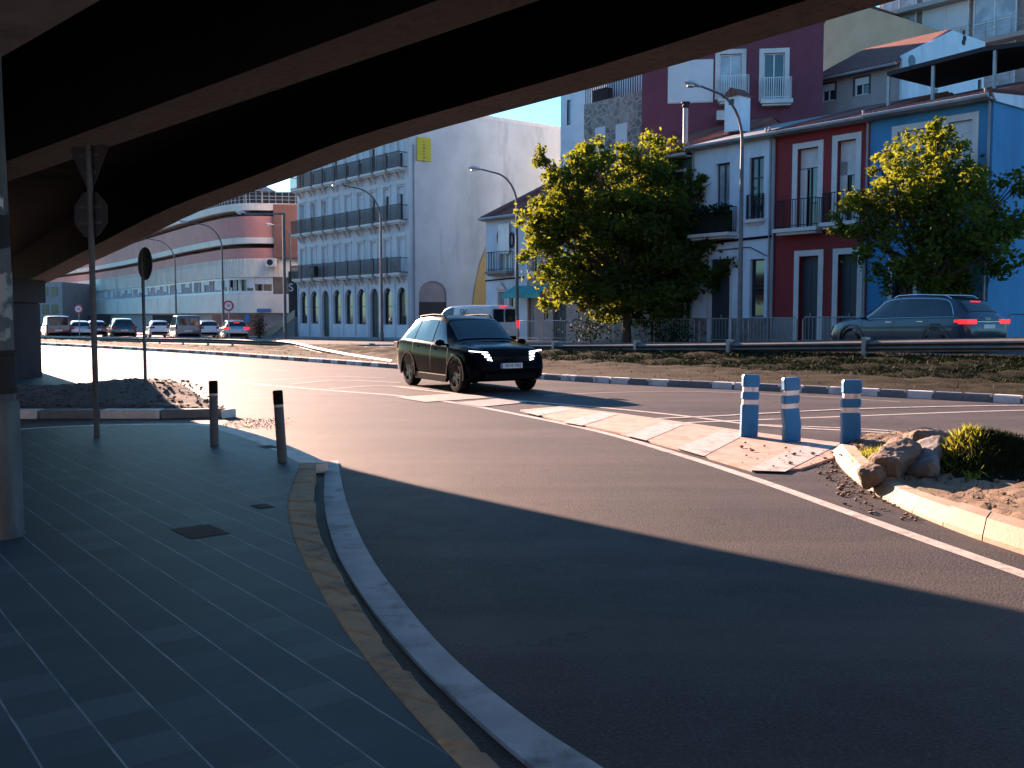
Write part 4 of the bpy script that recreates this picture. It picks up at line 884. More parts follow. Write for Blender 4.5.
# --- cream shop with the teal awning, and the small pale house with red roof
t, F, W, H = house('row_house', 'cream row house with a teal shop awning, left of the big tree', 527, 603, 206, PERP)
ops = [F.rect(532.5, 252, 538.5, 273), F.rect(552, 246, 566, 273), F.rect(526.5 + 1.5, 293, 534.5, 334), F.rect(553, 295, 566, 334), F.rect(508 + 36, 294, 549, 320)]
ops = [(max(.1, a), b, c, d) for a, b, c, d in ops]; ops[2] = (*ops[2][:2], .02, ops[2][3]); ops[3] = (*ops[3][:2], .02, ops[3][3])
wall_open(W, H, 10, ops).build('wall', 'taupe_render', t); window(t, ops[0], 'trim_white', 'window_glass', .1, 0); window(t, ops[1], 'trim_white', 'window_glass', .1, 1); door(t, ops[2], 'zinc'); door(t, ops[3], 'wood_dark'); window(t, ops[4], 'trim_white', 'dark_glass', .1, 0)
mb = MB(); z = F.loc(550, 275)[1]; mb.box(-.0, W, -.16, .0, z - .12, z + .12); mb.box(0, W, -.22, 0, z + .122, z + .2); mb.build('cornice', 'trim_white', t); mb = MB(); zz = z + .205; mb.box(0, W, -.03, -.002, zz, H - .2); 
mb2 = MB(); roof(t, W, H, 10, 2.3, .35)
t2, F2, W2, H2 = house('row_house', 'small pale blue house with red tiled roof beside the tall grey side wall', 486, 527, 213, PERP)
ops2 = [F2.rect(499.5, 224, 510.5, 270), F2.rect(498.5, 292, 505, 336), F2.rect(509, 293, 516.5, 321)]; ops2[1] = (*ops2[1][:2], .02, ops2[1][3])
wall_open(W2, H2, 10, ops2).build('wall', 'pale_render', t2); window(t2, ops2[0], 'frame_white', 'pale_glass', .1, 1, blind=.6); door(t2, ops2[1], 'zinc', .14, .1); window(t2, ops2[2], 'trim_white', 'dark_glass', .1, 0)
b0, b1 = F2.loc(493.5, 271)[0], F2.loc(513, 271)[0]; zb_ = F2.loc(503, 271.5)[1]; balcony(t2, b0, b1, zb_, .45, 1.0, 'dark_metal', 'concrete', .13); roof(t2, W2, H2, 10, 2.3, .35)
mb = MB(); z = F2.loc(505, 280)[1]; mb.tube([(0, -.05, z), (W2, -.05, z + .1)], .035, 6); mb.build('cable', 'black_rubber', t2)
mb = MB(); mb.add([(ops2[1][0] - .16, -.12, ops2[1][3] + .12), (ops2[1][1] + .16, -.12, ops2[1][3] + .12), ((ops2[1][0] + ops2[1][1]) / 2, -.12, ops2[1][3] + .5), (ops2[1][0] - .16, -.03, ops2[1][3] + .12), (ops2[1][1] + .16, -.03, ops2[1][3] + .12), ((ops2[1][0] + ops2[1][1]) / 2, -.03, ops2[1][3] + .5)], [(0, 1, 2), (5, 4, 3), (0, 3, 4, 1), (1, 4, 5, 2), (2, 5, 3, 0)]); mb.build('door_pediment', 'trim_white', t2)
# dark wreath ornaments on the pale house
mb = MB(); q = F2.rect(500, 224, 511, 254); mb.box(q[0], q[1], -.14, -.11, q[2], q[3]); cl = mb.build('cloth', 'sign_white', None); cl.location = t2.location; cl.rotation_euler = t2.rotation_euler; tag(cl, 'white sheet hanging over the balcony window of the small pale blue house', 'cloth')
for cx, cy in ((499.5, 237), (511.5, 240)):
    x, z = F2.loc(cx, cy, -.08); mb = MB(); ring = [Vector((x + .16 * math.cos(a), -.08, z + .36 * math.sin(a))) for a in [6.2832 * i / 20 for i in range(21)]]; mb.tube(ring, .05, 6); mb.build('iron_ornament', 'dark_metal', t2, smooth=True)
aw = thing('awning', 'teal cloth awning over the shop window of the cream row house', 'awning', t.location, ROT_ROW)
x0 = F.loc(508, 290, -.5)[0]; x1 = F.loc(546, 290, -.5)[0]; z0 = F.loc(530, 293, -.7)[1]; z1 = F.loc(530, 285.5, -.1)[1]
mb = MB(); mb.add([(x0, -.9, z0 + .0), (x1, -.9, z0), (x1, -.06, z1), (x0, -.06, z1), (x0, -.9, z0 - .03), (x1, -.9, z0 - .03), (x1, -.06, z1 - .03), (x0, -.06, z1 - .03)], [(0, 1, 2, 3), (7, 6, 5, 4), (0, 4, 5, 1), (1, 5, 6, 2), (3, 2, 6, 7), (0, 3, 7, 4)]); mb.build('canopy', 'teal_awning', aw)
mb = MB(); mb.box(x0, x1, -.915, -.902, z0 - .25, z0 - .002); mb.build('valance', 'teal_awning', aw)

# --- tall cream apartment house with nine arched bays
o = row_pt(298.5, 35.8, 0.0); o.z = -.15; F = Frame(o, ROT_ROW); W = F.loc(409, 316)[0]
ap = thing('apartment_house', 'tall cream apartment house with arched ground floor, balconies and a bare side wall', 'apartment house', o, ROT_ROW)
zf = [F.loc(352, y)[1] for y in (276.0, 227.5, 179)]; H = 15.4; bay = W / 9; D = 13.4; ops = []; arch = []
for i in range(9):
    cx = bay * (i + .5); hw = .42 * bay; dr = i in (2, 6)
    z0 = .25 if dr else F.loc(340, 324)[1]; zt = zf[0] - .95; arch.append((cx - hw * .78, cx + hw * .78, z0, zt)); ops.append(arch[-1])
    for k in range(3): ops.append((cx - hw * .55, cx + hw * .55, zf[k] + .05, zf[k] + 2.25))
wm = wall_open(W, H, D, ops, .28)
for x0, x1, z0, z1 in arch:       # rounded arch heads filled back into the wall
    r_ = (x1 - x0) / 2; cx = (x0 + x1) / 2; zc = z1 - r_ * 1.25; n = 10
    for s_ in (-1, 1):
        pts = [(cx + s_ * r_, zc)] + [(cx + s_ * r_ * math.cos(math.pi / 2 * j / n), zc + r_ * 1.25 * math.sin(math.pi / 2 * j / n)) for j in range(1, n + 1)]
        for j in range(n): wm.add([(pts[j][0], 0, pts[j][1]), (pts[j + 1][0], 0, pts[j + 1][1]), (pts[j + 1][0], 0, z1), (pts[j][0], 0, z1)] if j else [(pts[0][0], 0, zc), (pts[1][0], 0, pts[1][1]), (pts[1][0], 0, z1), (pts[0][0], 0, z1)], [(0, 1, 2, 3)]); wm.add([(pts[j][0], 0, pts[j][1]), (pts[j + 1][0], 0, pts[j + 1][1]), (pts[j + 1][0], .28, pts[j + 1][1]), (pts[j][0], .28, pts[j][1])], [(0, 1, 2, 3)])
wm.build('wall', 'cream_facade', ap)
for i, r_ in enumerate(arch):
    if i in (2, 6): door(ap, r_, 'frame_dark', .2, handle=False)
    else: window(ap, r_, 'frame_dark', 'window_glass' if i < 5 else 'dark_glass', .18, 0, 1)
for i in range(9):
    cx = bay * (i + .5); hw = .42 * bay
    for k in range(3):
        r_ = (cx - hw * .55, cx + hw * .55, zf[k] + .05, zf[k] + 2.25)
        mode = {0: 'blind' if i != 8 else 'blind', 1: ('glint' if i < 3 else 'blind' if i < 6 else 'dark'), 2: ('half' if i % 3 else 'dark')}[k]
        f_ = window(ap, r_, 'frame_white', 'pale_glass' if mode == 'glint' else 'dark_glass', .16, 1 if mode != 'blind' else 0, blind={'blind': .97, 'glint': 0, 'dark': .22, 'half': .55}[mode])  # glint panes: bright reflection put in as a pale glass colour
        mb = MB(); mb.box(r_[0] - .1, r_[0] - .002, -.05, .02, r_[2], r_[3] + .12); mb.box(r_[1] + .002, r_[1] + .1, -.05, .02, r_[2], r_[3] + .12); mb.box(r_[0] - .16, r_[1] + .16, -.09, .02, r_[3] + .122, r_[3] + .24); mb.build('surround', 'trim_white', f_)
        mb = MB(); mb.box(cx - hw * .95, cx + hw * .95, -.62, 0, zf[k] - .16, zf[k] - .005); mb.box(cx - hw * .8, cx + hw * .8, -.5, 0, zf[k] - .26, zf[k] - .162)
        for q in (-.35, .35): mb.add([(cx + q * hw - .08, 0, zf[k] - .75), (cx + q * hw + .08, 0, zf[k] - .75), (cx + q * hw + .08, -.38, zf[k] - .262), (cx + q * hw - .08, -.38, zf[k] - .262), (cx + q * hw - .08, 0, zf[k] - .262), (cx + q * hw + .08, 0, zf[k] - .262)], [(0, 1, 2, 3), (0, 3, 4), (1, 5, 2), (0, 4, 5, 1)])
        mb.build('balcony_slab', 'trim_white', ap)
for k in range(3):
    mb = MB(); n = int(W / .12); y = -.58; z = zf[k]
    for i in range(n + 1): x = .1 + (W - .2) * i / n; mb.box(x - .022, x + .022, y - .012, y + .012, z, z + .98)
    for zz in (z + .04, z + .98): mb.box(.08, W - .08, y - .03, y + .03, zz, zz + .05)
    for x in (.1, W - .1): mb.box(x - .02, x + .02, y, 0, z + .93, z + .98); mb.box(x - .02, x + .02, y, 0, z, z + .05)
    for i in range(1, 9): mb.box(bay * i - .035, bay * i + .035, y - .035, y + .035, z - .02, z + 1.08)
    mb.build('balcony_railing', 'iron_wine', ap)
mb = MB()
for i in range(10): x = bay * i; mb.box(max(0, x - .12), min(W, x + .12), -.06, -.002, .4, zf[0] - .45)
mb.build('pilasters', 'cream_facade', ap); mb = MB(); mb.box(0, W, -.10, -.002, zf[0] - .44, zf[0] - .28); mb.build('cornice', 'trim_white', ap); mb = MB(); mb.box(-.2, W + .1, -.35, D, H + .002, H + .25); mb.build('roof_edge', 'trim_white', ap)
# bare side wall skin, big arch opening, yellow patch
FS = Frame(F.M @ Vector((W, 0, 0)), ROT_ROW + R(90))
def srect(x0, y0, x1, y1): return FS.rect(x0, y0, x1, y1)
ar = srect(418, 281, 446, 336); ar = (ar[0], ar[1], .3, ar[3])
def skin(u0, u1, z0, z1, off, mat, name, ops=()):
    mb = MB(); xs = sorted({u0, u1} | {v for o_ in ops for v in o_[:2]}); zs = sorted({z0, z1} | {v for o_ in ops for v in o_[2:]})
    for i in range(len(xs) - 1):
        for j in range(len(zs) - 1):
            cx, cz = (xs[i] + xs[i + 1]) / 2, (zs[j] + zs[j + 1]) / 2
            if any(o_[0] < cx < o_[1] and o_[2] < cz < o_[3] for o_ in ops): continue
            mb.box(W + .002, W + off, xs[i], xs[i + 1], zs[j], zs[j + 1])
    return mb
sk = skin(.0, D, -1, H - .002, .10, 'party_wall', 'side_wall', [ar]); n = 14; x0, x1, z0, z1 = ar; r_ = (x1 - x0) / 2; cx = (x0 + x1) / 2; zc = z1 - r_ * .8
for s_ in (-1, 1):
    pts = [(cx + s_ * r_ * math.cos(math.pi / 2 * j / n), zc + r_ * .8 * math.sin(math.pi / 2 * j / n)) for j in range(n + 1)]
    for j in range(n): a_, b_ = pts[j], pts[j + 1]; sk.add([(W + .098, a_[0], a_[1]), (W + .098, b_[0], b_[1]), (W + .098, b_[0], z1), (W + .098, a_[0], z1)], [(0, 1, 2, 3)]); sk.add([(W + .098, a_[0], a_[1]), (W + .098, b_[0], b_[1]), (W + .004, b_[0], b_[1]), (W + .004, a_[0], a_[1])], [(0, 1, 2, 3)])
sk.build('side_wall', 'party_wall', ap)
mb = MB(); mb.box(W + .004, W + .02, x0, x1, z0, z1 - 1.4); mb.build('arch_gate', 'frame_dark', ap); mb = MB(); mb.box(W + .004, W + .015, x0, x1, z1 - 1.398, z1); mb.build('arch_panel', 'taupe_render', ap)
def sp(px, py): a, b = FS.loc(px, py); return (W + .16, a, b)
yp = [sp(*q) for q in ((472, 338), (470, 318), (473, 290), (479, 262), (489, 238), (499, 238), (499, 338))]
mb = MB(); mb.add(yp + [(W + .102, a, b) for _, a, b in yp], [tuple(range(len(yp)))] + [(i, (i + 1) % len(yp), len(yp) + (i + 1) % len(yp), len(yp) + i) for i in range(len(yp))]); mb.build('yellow_wall_patch', 'yellow_render', ap)
mb = MB(); y0, z0, z1 = FS.loc(447, 316)[0], 0, 5.0; mb.tube([(W + .16, .35, -.5), (W + .16, .35, 13)], .05, 8); mb.build('downpipe', 'zinc', ap)
b0 = FS.rect(415.5, 138, 429.5, 161.5); bn = MB(); bn.box(W + .14, W + .19, b0[0], b0[1], b0[2], b0[3]); o_ = bn.build('banner', 'chartreuse'); o_.location = ap.location; o_.rotation_euler = ap.rotation_euler; tag(o_, 'yellow green vertical banner hanging on the grey side wall', 'banner')
for j in range(7):
    mb = MB(); zz = b0[3] - .25 - j * .2; y_ = (b0[0] + b0[1]) / 2
    mb.box(W + .191, W + .194, y_ - .09, y_ + .02 + .05 * (j % 3), zz - .07, zz); c = mb.build('lettering', 'text_dark', o_)
# air conditioner on first balcony
mb = MB(); x, z = F.loc(314, 270, -.75)[0], zf[0]; mb.box(x - .4, x + .4, -.95, -.62, z + .1, z + .85); o_ = mb.build('air_conditioner', 'dark_metal', None, bevel=.02); o_.location = ap.location; o_.rotation_euler = ap.rotation_euler; tag(o_, 'dark box hung on the second first-floor balcony of the cream apartment house', 'air conditioner')
fanm = MB(); fanm.lathe([(.24, 0), (.24, .01)], 20, Matrix.Translation((x, -.952, z + .48)) @ Matrix.Rotation(R(90), 4, 'X')); fanm.build('fan_grille', 'black', o_)

# --- pink banded car-park building, curved
PP = [(310, 87), (274, 86.5), (252, 86.3), (238, 87), (222, 89), (200, 94), (180, 100), (160, 107.5), (130, 121), (95, 137), (62, 152), (38, 164)]
path = crv([Vector((A(px, 316, Y).x, Y, 0)) for px, Y in PP], 6)
pk_ = thing('car_park', 'long curved pink and cream car park with dark open slots and a glazed lower storey', 'building', (path[0].x, path[0].y, 0))
org = Vector((path[0].x, path[0].y, 0))
def band(z0, z1, off, mat, name, thick=9, par=None):
    s_ = 1 if offs(path, 1)[4].y < path[4].y else -1
    a = [p - org for p in offs(path, s_ * off)]; b = [p - org for p in offs(path, -s_ * thick)]
    v = lambda L_, z: [Vector((p.x, p.y, z)) for p in L_]
    mb = MB(); mb.strip(v(a, z0), v(a, z1)); mb.strip(v(a, z1), v(b, z1)); mb.strip(v(b, z0), v(a, z0)); mb.strip(v(b, z1), v(b, z0)); mb.quad(*[v(a, z0)[0], v(a, z1)[0], v(b, z1)[0], v(b, z0)[0]])
    return mb.build(name, mat, par or pk_)
zz = lambda y: A(262, y, 86.4).z
band(-.6, zz(313), -.25, 'taupe_render', 'ground_floor'); band(zz(313), zz(294), .25, 'cream_band', 'lower_band'); band(zz(294) + .01, zz(277) - .01, -.22, 'window_glass', 'glazing')
band(zz(277), zz(263.5), .20, 'cream_band', 'fascia'); band(zz(263.5) + .01, zz(258.5), .05, 'cream_band', 'fascia')
band(zz(258.5) + .01, zz(248), .0, 'pink_band', 'pink_parapet'); band(zz(248) + .01, zz(243.5) - .01, -1.2, 'black', 'open_slot', 10); band(zz(243.5), zz(237.5), .12, 'cream_band', 'cream_band'); band(zz(237.5) + .01, zz(216), .0, 'pink_band', 'pink_parapet')
band(zz(216) + .01, zz(210.5) - .01, -1.2, 'black', 'open_slot', 10); band(zz(210.5), zz(203.5), .25, 'cream_band', 'roof_band', 12)
def rail_band(z0, z1):
    s_ = 1 if offs(path, 1)[4].y < path[4].y else -1
    a = resample([p - org for p in offs(path, s_ * .05)], .55); mb = MB()
    for p in a: mb.box(p.x - .025, p.x + .025, p.y - .025, p.y + .025, z0, z1)
    for z in (z0 + .3, z0 + .6, z1): mb.strip([Vector((p.x, p.y, z)) for p in a], [Vector((p.x, p.y, z + .05)) for p in a])
    return mb
rail_band(zz(203.5), zz(203.5) + 1.05).build('roof_railing', 'zinc', pk_)
s_ = 1 if offs(path, 1)[4].y < path[4].y else -1
wl = resample(offs(path, s_ * .0), 1.55)
for i, (p, q) in enumerate(zip(wl, wl[1:])):
    if i < 2 or i > 60: continue
    d = (q - p); L_ = d.length; ang = math.atan2(d.y, d.x); T = Matrix.Translation(p - org) @ Matrix.Rotation(ang, 4, 'Z'); y = -.04 * s_
    mb = MB(); za, zb2 = zz(294) + .02, zz(277) - .02
    for x0, x1, a_, b_ in ((0, .10, za, zb2), (.10, L_, za, za + .25), (.10, L_, zb2 - .2, zb2), (L_ * .52, L_ * .52 + .05, za + .25, zb2 - .2)): mb.box(x0, x1, -.1, .06, a_, b_, T)
    w_ = mb.build('window_frame', 'frame_white', pk_)
    if i % 3 != 1:
        b = MB(); b.box(.1, L_ * (.5 if i % 2 else .98), -.02, .03, zb2 - .2 - (zb2 - za - .45) * random.uniform(.3, .95), zb2 - .2, T); b.build('blind', 'shutter_white', w_)
# ribs of the fascia
ribs = resample(offs(path, s_ * .2), .42); mb = MB()
for p, q in zip(ribs[:150], ribs[1:151]):
    d = q - p; T = Matrix.Translation(p - org) @ Matrix.Rotation(math.atan2(d.y, d.x), 4, 'Z'); mb.box(0, .06, -.05, .05, zz(276), zz(259), T)
mb.build('fascia_ribs', 'cream_band', pk_)
for px, Y in ((175, 99.5), (238, 86.6), (105, 131)):
    p = A(px, 318, Y); mb = MB(); mb.box(p.x - org.x - 2.2, p.x - org.x + 2.2, p.y - org.y - .12, p.y - org.y + .3, -.3, 1.75); mb.build('garage_opening', 'black' if px != 238 else 'brick_wall', pk_)
# brick end of the car park beside the apartment house
p0 = A(275, 316, 86.2); p1 = A(302, 316, 86.2); mb = MB(); mb.box(p0.x - org.x, p1.x - org.x, -.8, -.3, zz(258), zz(204.5)); mb.build('brick_end', 'brick_wall', pk_)
mb = MB(); a = A(272, 267, 85.6); mb.box(a.x - org.x - .5, a.x - org.x + .35, a.y - org.y - .3, a.y - org.y + .4, a.z, a.z + .75); o_ = mb.build('air_conditioner', 'trim_white', None, bevel=.02); o_.location = org; tag(o_, 'pale air conditioner box on the fascia of the pink car park', 'air conditioner')
f_ = MB(); f_.lathe([(.26, 0), (.26, .012)], 20, Matrix.Translation((a.x - org.x - .1, a.y - org.y - .302, a.z + .38)) @ Matrix.Rotation(R(90), 4, 'X')); f_.build('fan_grille', 'dark_metal', o_)
def signboard(px0, px1, py0, py1, Y, mat, label, words=None, name='shop_sign'):
    a, b = A(px0, py1, Y), A(px1, py0, Y); mb = MB(); mb.box(a.x, b.x, Y - .05, Y + .05, a.z, b.z); o_ = mb.build(name, mat); tag(o_, label, 'sign')
    if words: text('lettering', words, (b.z - a.z) * .62, 'sign_white', o_, ((a.x + b.x) / 2, Y - .052, (a.z + b.z) / 2), (R(90), 0, 0))
    return o_
signboard(245, 249.5, 314.5, 322, 84, 'sign_blue', 'small square blue sign on the ground floor wall of the pink car park')
signboard(257, 271, 308.6, 312.2, 86.0, 'sign_blue', 'flat blue shop board on the cream band above the ground floor, right end'); signboard(128, 142, 281, 286, 120.5, 'sign_blue', 'pale blue board on the fascia above the left windows of the car park')
# cluttered terrace roofs behind: low dark block and parasols
p = A(280, 204, 96); mb = MB(); mb.box(p.x - 9, p.x + 6, 98, 102, 0, A(280, 192, 98).z); o_ = mb.build('rooftop_house', 'dark_concrete'); tag(o_, 'dark building rising behind the pink car park roof beside the cream apartment house', 'building')
for px, lab in ((246, 'white parasol on the car park roof terrace, left one'), (262, 'white parasol on the car park roof terrace, right one')):
    p = A(px, 199, 92); t_ = thing('parasol', lab, 'parasol', (p.x, p.y, zz(203.5))); mb = MB(); mb.lathe([(1.25, 1.75), (.05, 2.35)], 10); mb.build('canopy', 'zinc', t_); mb = MB(); mb.tube([(0, 0, 0), (0, 0, 2.2)], .04, 8); mb.build('pole', 'galv_steel', t_)
# grey block at the far left end
p = A(52, 316, 128); mb = MB(); mb.box(p.x - 9, p.x + 1.4, 128, 138, -.6, A(52, 282, 128).z); gb = mb.build('office_block', 'taupe_render'); tag(gb, 'grey office block at the far left end of the pink car park', 'building')
for k in range(2):
    for i in range(4):
        x = p.x - 3.6 + i * 1.2; mb = MB(); z = 1.9 + 0 * k if k == 0 else 4.2; mb.box(x, x + .8, 127.93, 127.99, z, z + 1.2); mb.build('window', 'window_glass', gb)
# dark wall with painted scrawl and stairs between car park and apartment house
p0, p1 = A(289, 316, 80), A(299.5, 316, 80); mb = MB(); mb.box(p0.x, p1.x, 80, 81, -.6, 5.2); o_ = mb.build('dark_wall', 'dark_concrete'); tag(o_, 'dark stained wall with a white scrawl, in the gap left of the apartment house', 'wall')
text('scrawl', 'S1', .9, 'sign_white', o_, ((p0.x + p1.x) / 2, 79.99, 3.9), (R(90), 0, R(8)))
mb = MB(); mb.box(p0.x, p1.x, 79.6, 79.95, -.6, 1.55); o_ = mb.build('low_wall', 'zinc'); tag(o_, 'low pale grey wall standing in front of the dark stained wall', 'wall')
q0 = A(268, 338, 80); mb = MB()
for i in range(9): mb.box(q0.x + i * .26, q0.x + i * .26 + .262, 79.0, 80.2, -.6, .0 + i * .2)
st_ = mb.build('stairs', 'concrete'); tag(st_, 'short concrete stairs climbing right beside the low pale wall', 'stairs')
mb = MB(); mb.add([(q0.x - .1, 78.85, .25), (q0.x + 2.4, 78.85, 2.15), (q0.x + 2.4, 78.85, 1.5), (q0.x - .1, 78.85, -.4), (q0.x - .1, 78.98, .25), (q0.x + 2.4, 78.98, 2.15), (q0.x + 2.4, 78.98, 1.5), (q0.x - .1, 78.98, -.4)], [(0, 1, 2, 3), (7, 6, 5, 4), (0, 4, 5, 1), (1, 5, 6, 2), (3, 2, 6, 7), (0, 3, 7, 4)]); mb.build('balustrade', 'beige_render', st_)

# --- taller buildings up the hill behind the row
def block(name, label, o, ang, W, H, D, mat, cat='building', ops=(), rev=.15):
    t_ = thing(name, label, cat, o, ang); wall_open(W, H, D, list(ops), rev).build('wall', mat, t_); return t_
p = A(640, 316, 50.0); F = Frame((p.x, p.y, 1.5), R(-9)); W = F.loc(818, 316)[0]; H = F.loc(800, 30)[1] + 1.0
rr = [F.rect(668, 60, 713, 103), F.rect(720, 54, 741, 99), F.rect(764, 53, 784, 101)]
t = block('apartment_house', 'maroon apartment house rising behind the white and red row houses', F.o, R(-9), W, H, 12, 'maroon_render', 'apartment house', rr)
window(t, rr[0], 'frame_white', 'pale_glass', .02, 4, blind=.98); window(t, rr[1], 'frame_white', 'pale_glass', .1, 1, 0, .22); window(t, rr[2], 'frame_white', 'window_glass', .1, 1, 0, .22)
for px0, px1, y in ((719, 748, 99.5), (761.5, 790, 101.5)):
    a, b = F.loc(px0, y)[0], F.loc(px1, y)[0]; balcony(t, a, b, F.loc(px0, y)[1], .5, 1.0, 'frame_white', 'trim_white', .10, .2, .016)
a, b = F.loc(716, 119)[0], F.loc(744, 119)[0]; z = F.loc(730, 113)[1]; mb = MB(); mb.box(a, b, -.7, -.02, z - .45, z); mb.build('ledge', 'trim_white', t)
mb = MB(); mb.box(-.3, W + .4, -.6, 12.4, H + .002, H + .35); mb.build('roof', 'roof_tiles', t)
# rubble stone house, with pale terrace on top
o = row_pt(583, 39, 1.0); F = Frame(o, ROT_ROW); W = F.loc(641, 316)[0]; H = F.loc(612, 98)[1]
rr = [F.rect(595, 127, 605, 160), F.rect(615.5, 123.5, 627, 157)]
t = block('stone_house', 'rubble stone house with two white shuttered windows behind the big tree', o, ROT_ROW, W, H, 6, 'rubble_stone', 'house', rr)
for r_ in rr: window(t, r_, 'frame_white', 'window_glass', .05, 0, blind=.97, sill=True)
mb = MB(); mb.box(.6, W, 1.2, 5.8, H + .002, H + 2.6); mb.build('penthouse', 'pale_render', t); mb = MB()
for i in range(26): mb.box(i * W / 26, i * W / 26 + .04, .1, .14, H + .002, H + .9)
mb.box(0, W, .08, .16, H + .9, H + .96); mb.box(.3, 1.4, .4, .9, H + .01, H + .8); mb.build('terrace_railing', 'dark_metal', t)
o = row_pt(560, 43, .5); F = Frame(o, ROT_ROW); W = F.loc(590, 316)[0]; H = F.loc(575, 78)[1]; rr = [F.rect(566.5, 100, 570.5, 125)]
t = block('grey_house', 'narrow pale grey house end between the bare side wall and the stone house', o, ROT_ROW, W, H, 8, 'pale_render', 'house', rr); window(t, rr[0], 'frame_dark', 'dark_glass', .05, 0)
# yellow gable
o = row_pt(805, 54, 2.0); F = Frame(o, ROT_ROW); W = F.loc(900, 316)[0]; za, zb, zc = F.loc(812, 28)[1], F.loc(850, 2)[1], F.loc(898, 22)[1]
t = thing('yellow_house', 'pale yellow gable end of a house seen beyond the maroon roof', 'house', o, ROT_ROW)
mb = MB(); poly = [(0, 0), (W, 0), (W, zc), (F.loc(850, 2)[0], zb), (0, za)]; mb.prism(poly, 0, -7, Matrix.Rotation(R(90), 4, 'X')); mb.build('wall', 'beige_render', t)
mb = MB(); xm = F.loc(850, 2)[0]; mb.add([(-.3, -.15, za), (xm, -.15, zb + .25), (xm, 7.2, zb + .25), (-.3, 7.2, za), (-.3, -.15, za - .22), (xm, -.15, zb + .03), (xm, 7.2, zb + .03), (-.3, 7.2, za - .22)], [(0, 1, 2, 3), (7, 6, 5, 4), (0, 4, 5, 1), (1, 5, 6, 2), (3, 2, 6, 7), (0, 3, 7, 4)]); mb.build('roof', 'roof_tiles', t)
# taupe house with maroon roof and white gable wall
o = row_pt(812, 43.5, 2.0); F = Frame(o, ROT_ROW); W = F.loc(894, 316)[0]; H = F.loc(853, 70)[1]; FS2 = Frame(F.M @ Vector((W, 0, 0)), ROT_ROW + R(90)); D = FS2.loc(974, 316)[0]; zh = FS2.loc(950, 31)[1]; Dk = FS2.loc(950, 31)[0]; zl = FS2.loc(895, 54)[1]
rr = [F.rect(822, 84, 835, 101), F.rect(855, 77.5, 869, 95)]
t = block('hill_house', 'taupe house with a dark red roof and white gable wall above the blue house', o, ROT_ROW, W, H, D, 'taupe_render', 'house', rr)
for r_ in rr: window(t, r_, 'frame_white', 'window_glass', .08, 1, 0, .08, 'frame_dark', .4)
mb = MB(); mb.add([(W + .004, -.05, H - 3), (W + .004, D, H - 3), (W + .004, D, zh), (W + .004, Dk, zh), (W + .004, -.05, zl), (W + .14, -.05, H - 3), (W + .14, D, H - 3), (W + .14, D, zh), (W + .14, Dk, zh), (W + .14, -.05, zl)], [(4, 3, 2, 1, 0), (5, 6, 7, 8, 9), (0, 1, 6, 5), (1, 2, 7, 6), (2, 3, 8, 7), (3, 4, 9, 8), (4, 0, 5, 9)]); gw = mb.build('gable_wall', 'white_render', t)
mb = MB(); T = Matrix.Translation((W + .145, FS2.loc(909, 62)[0], FS2.loc(909, 62)[1])) @ Matrix.Rotation(R(90), 4, 'Y'); mb.lathe([(.30, 0), (.30, .02)], 20, T); mb.build('round_window', 'window_glass', gw)
for px, py, r_ in ((960.5, 33, .12), (961.5, 39, .14), (960.5, 43, .14)): mb = MB(); mb.lathe([(r_, 0), (r_, .04)], 14, Matrix.Translation((W + .145, *FS2.loc(px, py))) @ Matrix.Rotation(R(90), 4, 'Y')); mb.build('vent_hole', 'black', gw)
mb = MB(); ov = .4; sl_ = (zh - zl) / Dk; mb.add([(-.2, -ov, H - .1), (W + .05, -ov, H - .1), (W + .05, Dk, zh + .1), (-.2, Dk, zh + .1), (-.2, -ov, H - .28), (W + .05, -ov, H - .28), (W + .05, Dk, zh - .1), (-.2, Dk, zh - .1)], [(0, 1, 2, 3), (7, 6, 5, 4), (0, 4, 5, 1), (1, 5, 6, 2), (3, 2, 6, 7), (0, 3, 7, 4)]); rf = mb.build('roof', 'roof_tiles', t); mb = MB(); mb.tube([(-.2, -ov - .08, H - .24), (W + .05, -ov - .08, H - .24)], .07, 8); mb.build('gutter', 'zinc', rf)
# glazed apartment block top right
o = row_pt(872, 60, 3.0); F = Frame(o, ROT_ROW); W = F.loc(1120, 316)[0]; zs_ = [F.loc(960, y)[1] for y in (48, -2)]; pit = zs_[1] - zs_[0]; H = zs_[0] + 3 * pit
t = thing('apartment_block', 'white glazed apartment block with grey balcony slabs at the top right', 'apartment block', o, ROT_ROW)
mb = MB(); mb.box(0, W, 0, 10, -1, H); mb.build('wall', 'taupe_render', t)
for k in range(-1, 3):
    z = zs_[0] + pit * k
    mb = MB(); mb.box(-.1, W + .1, -1.0, -.002, z - .28, z); mb.build('balcony_slab', 'taupe_render', t)
    x = .4; i = 0
    while x < W - 2:
        w_ = [2.3, 2.9, 2.5, 3.6][i % 4]; mb = MB(); mb.box(x, x + w_, -.25 + .02 * (i % 2), -.004, z + .02, z + pit - .3); g = mb.build('glazed_bay', 'pale_glass' if i % 4 != 1 else 'shutter_white', t)
        m2 = MB()
        for q in range(3): m2.box(x + w_ * q / 2 - .04, x + w_ * q / 2 + .04, -.31, -.255, z + .02, z + pit - .3)
        m2.box(x, x + w_, -.308, -.256, z + 1.05, z + 1.12); m2.build('bay_frame', 'frame_white', g); x += w_ + [.5, .35, .8, .4][i % 4]; i += 1
    mb = MB()
    for q in range(3): mb.box(0, W, -1.0, -.97, z + .35 + q * .3, z + .38 + q * .3)
    for q in range(int(W / 1.5)): mb.box(q * 1.5, q * 1.5 + .04, -1.0, -.96, z, z + .98)
    mb.build('balcony_railing', 'galv_steel', t)

P('blocker_render', (.16, .18, .2), .9, scale=.6)
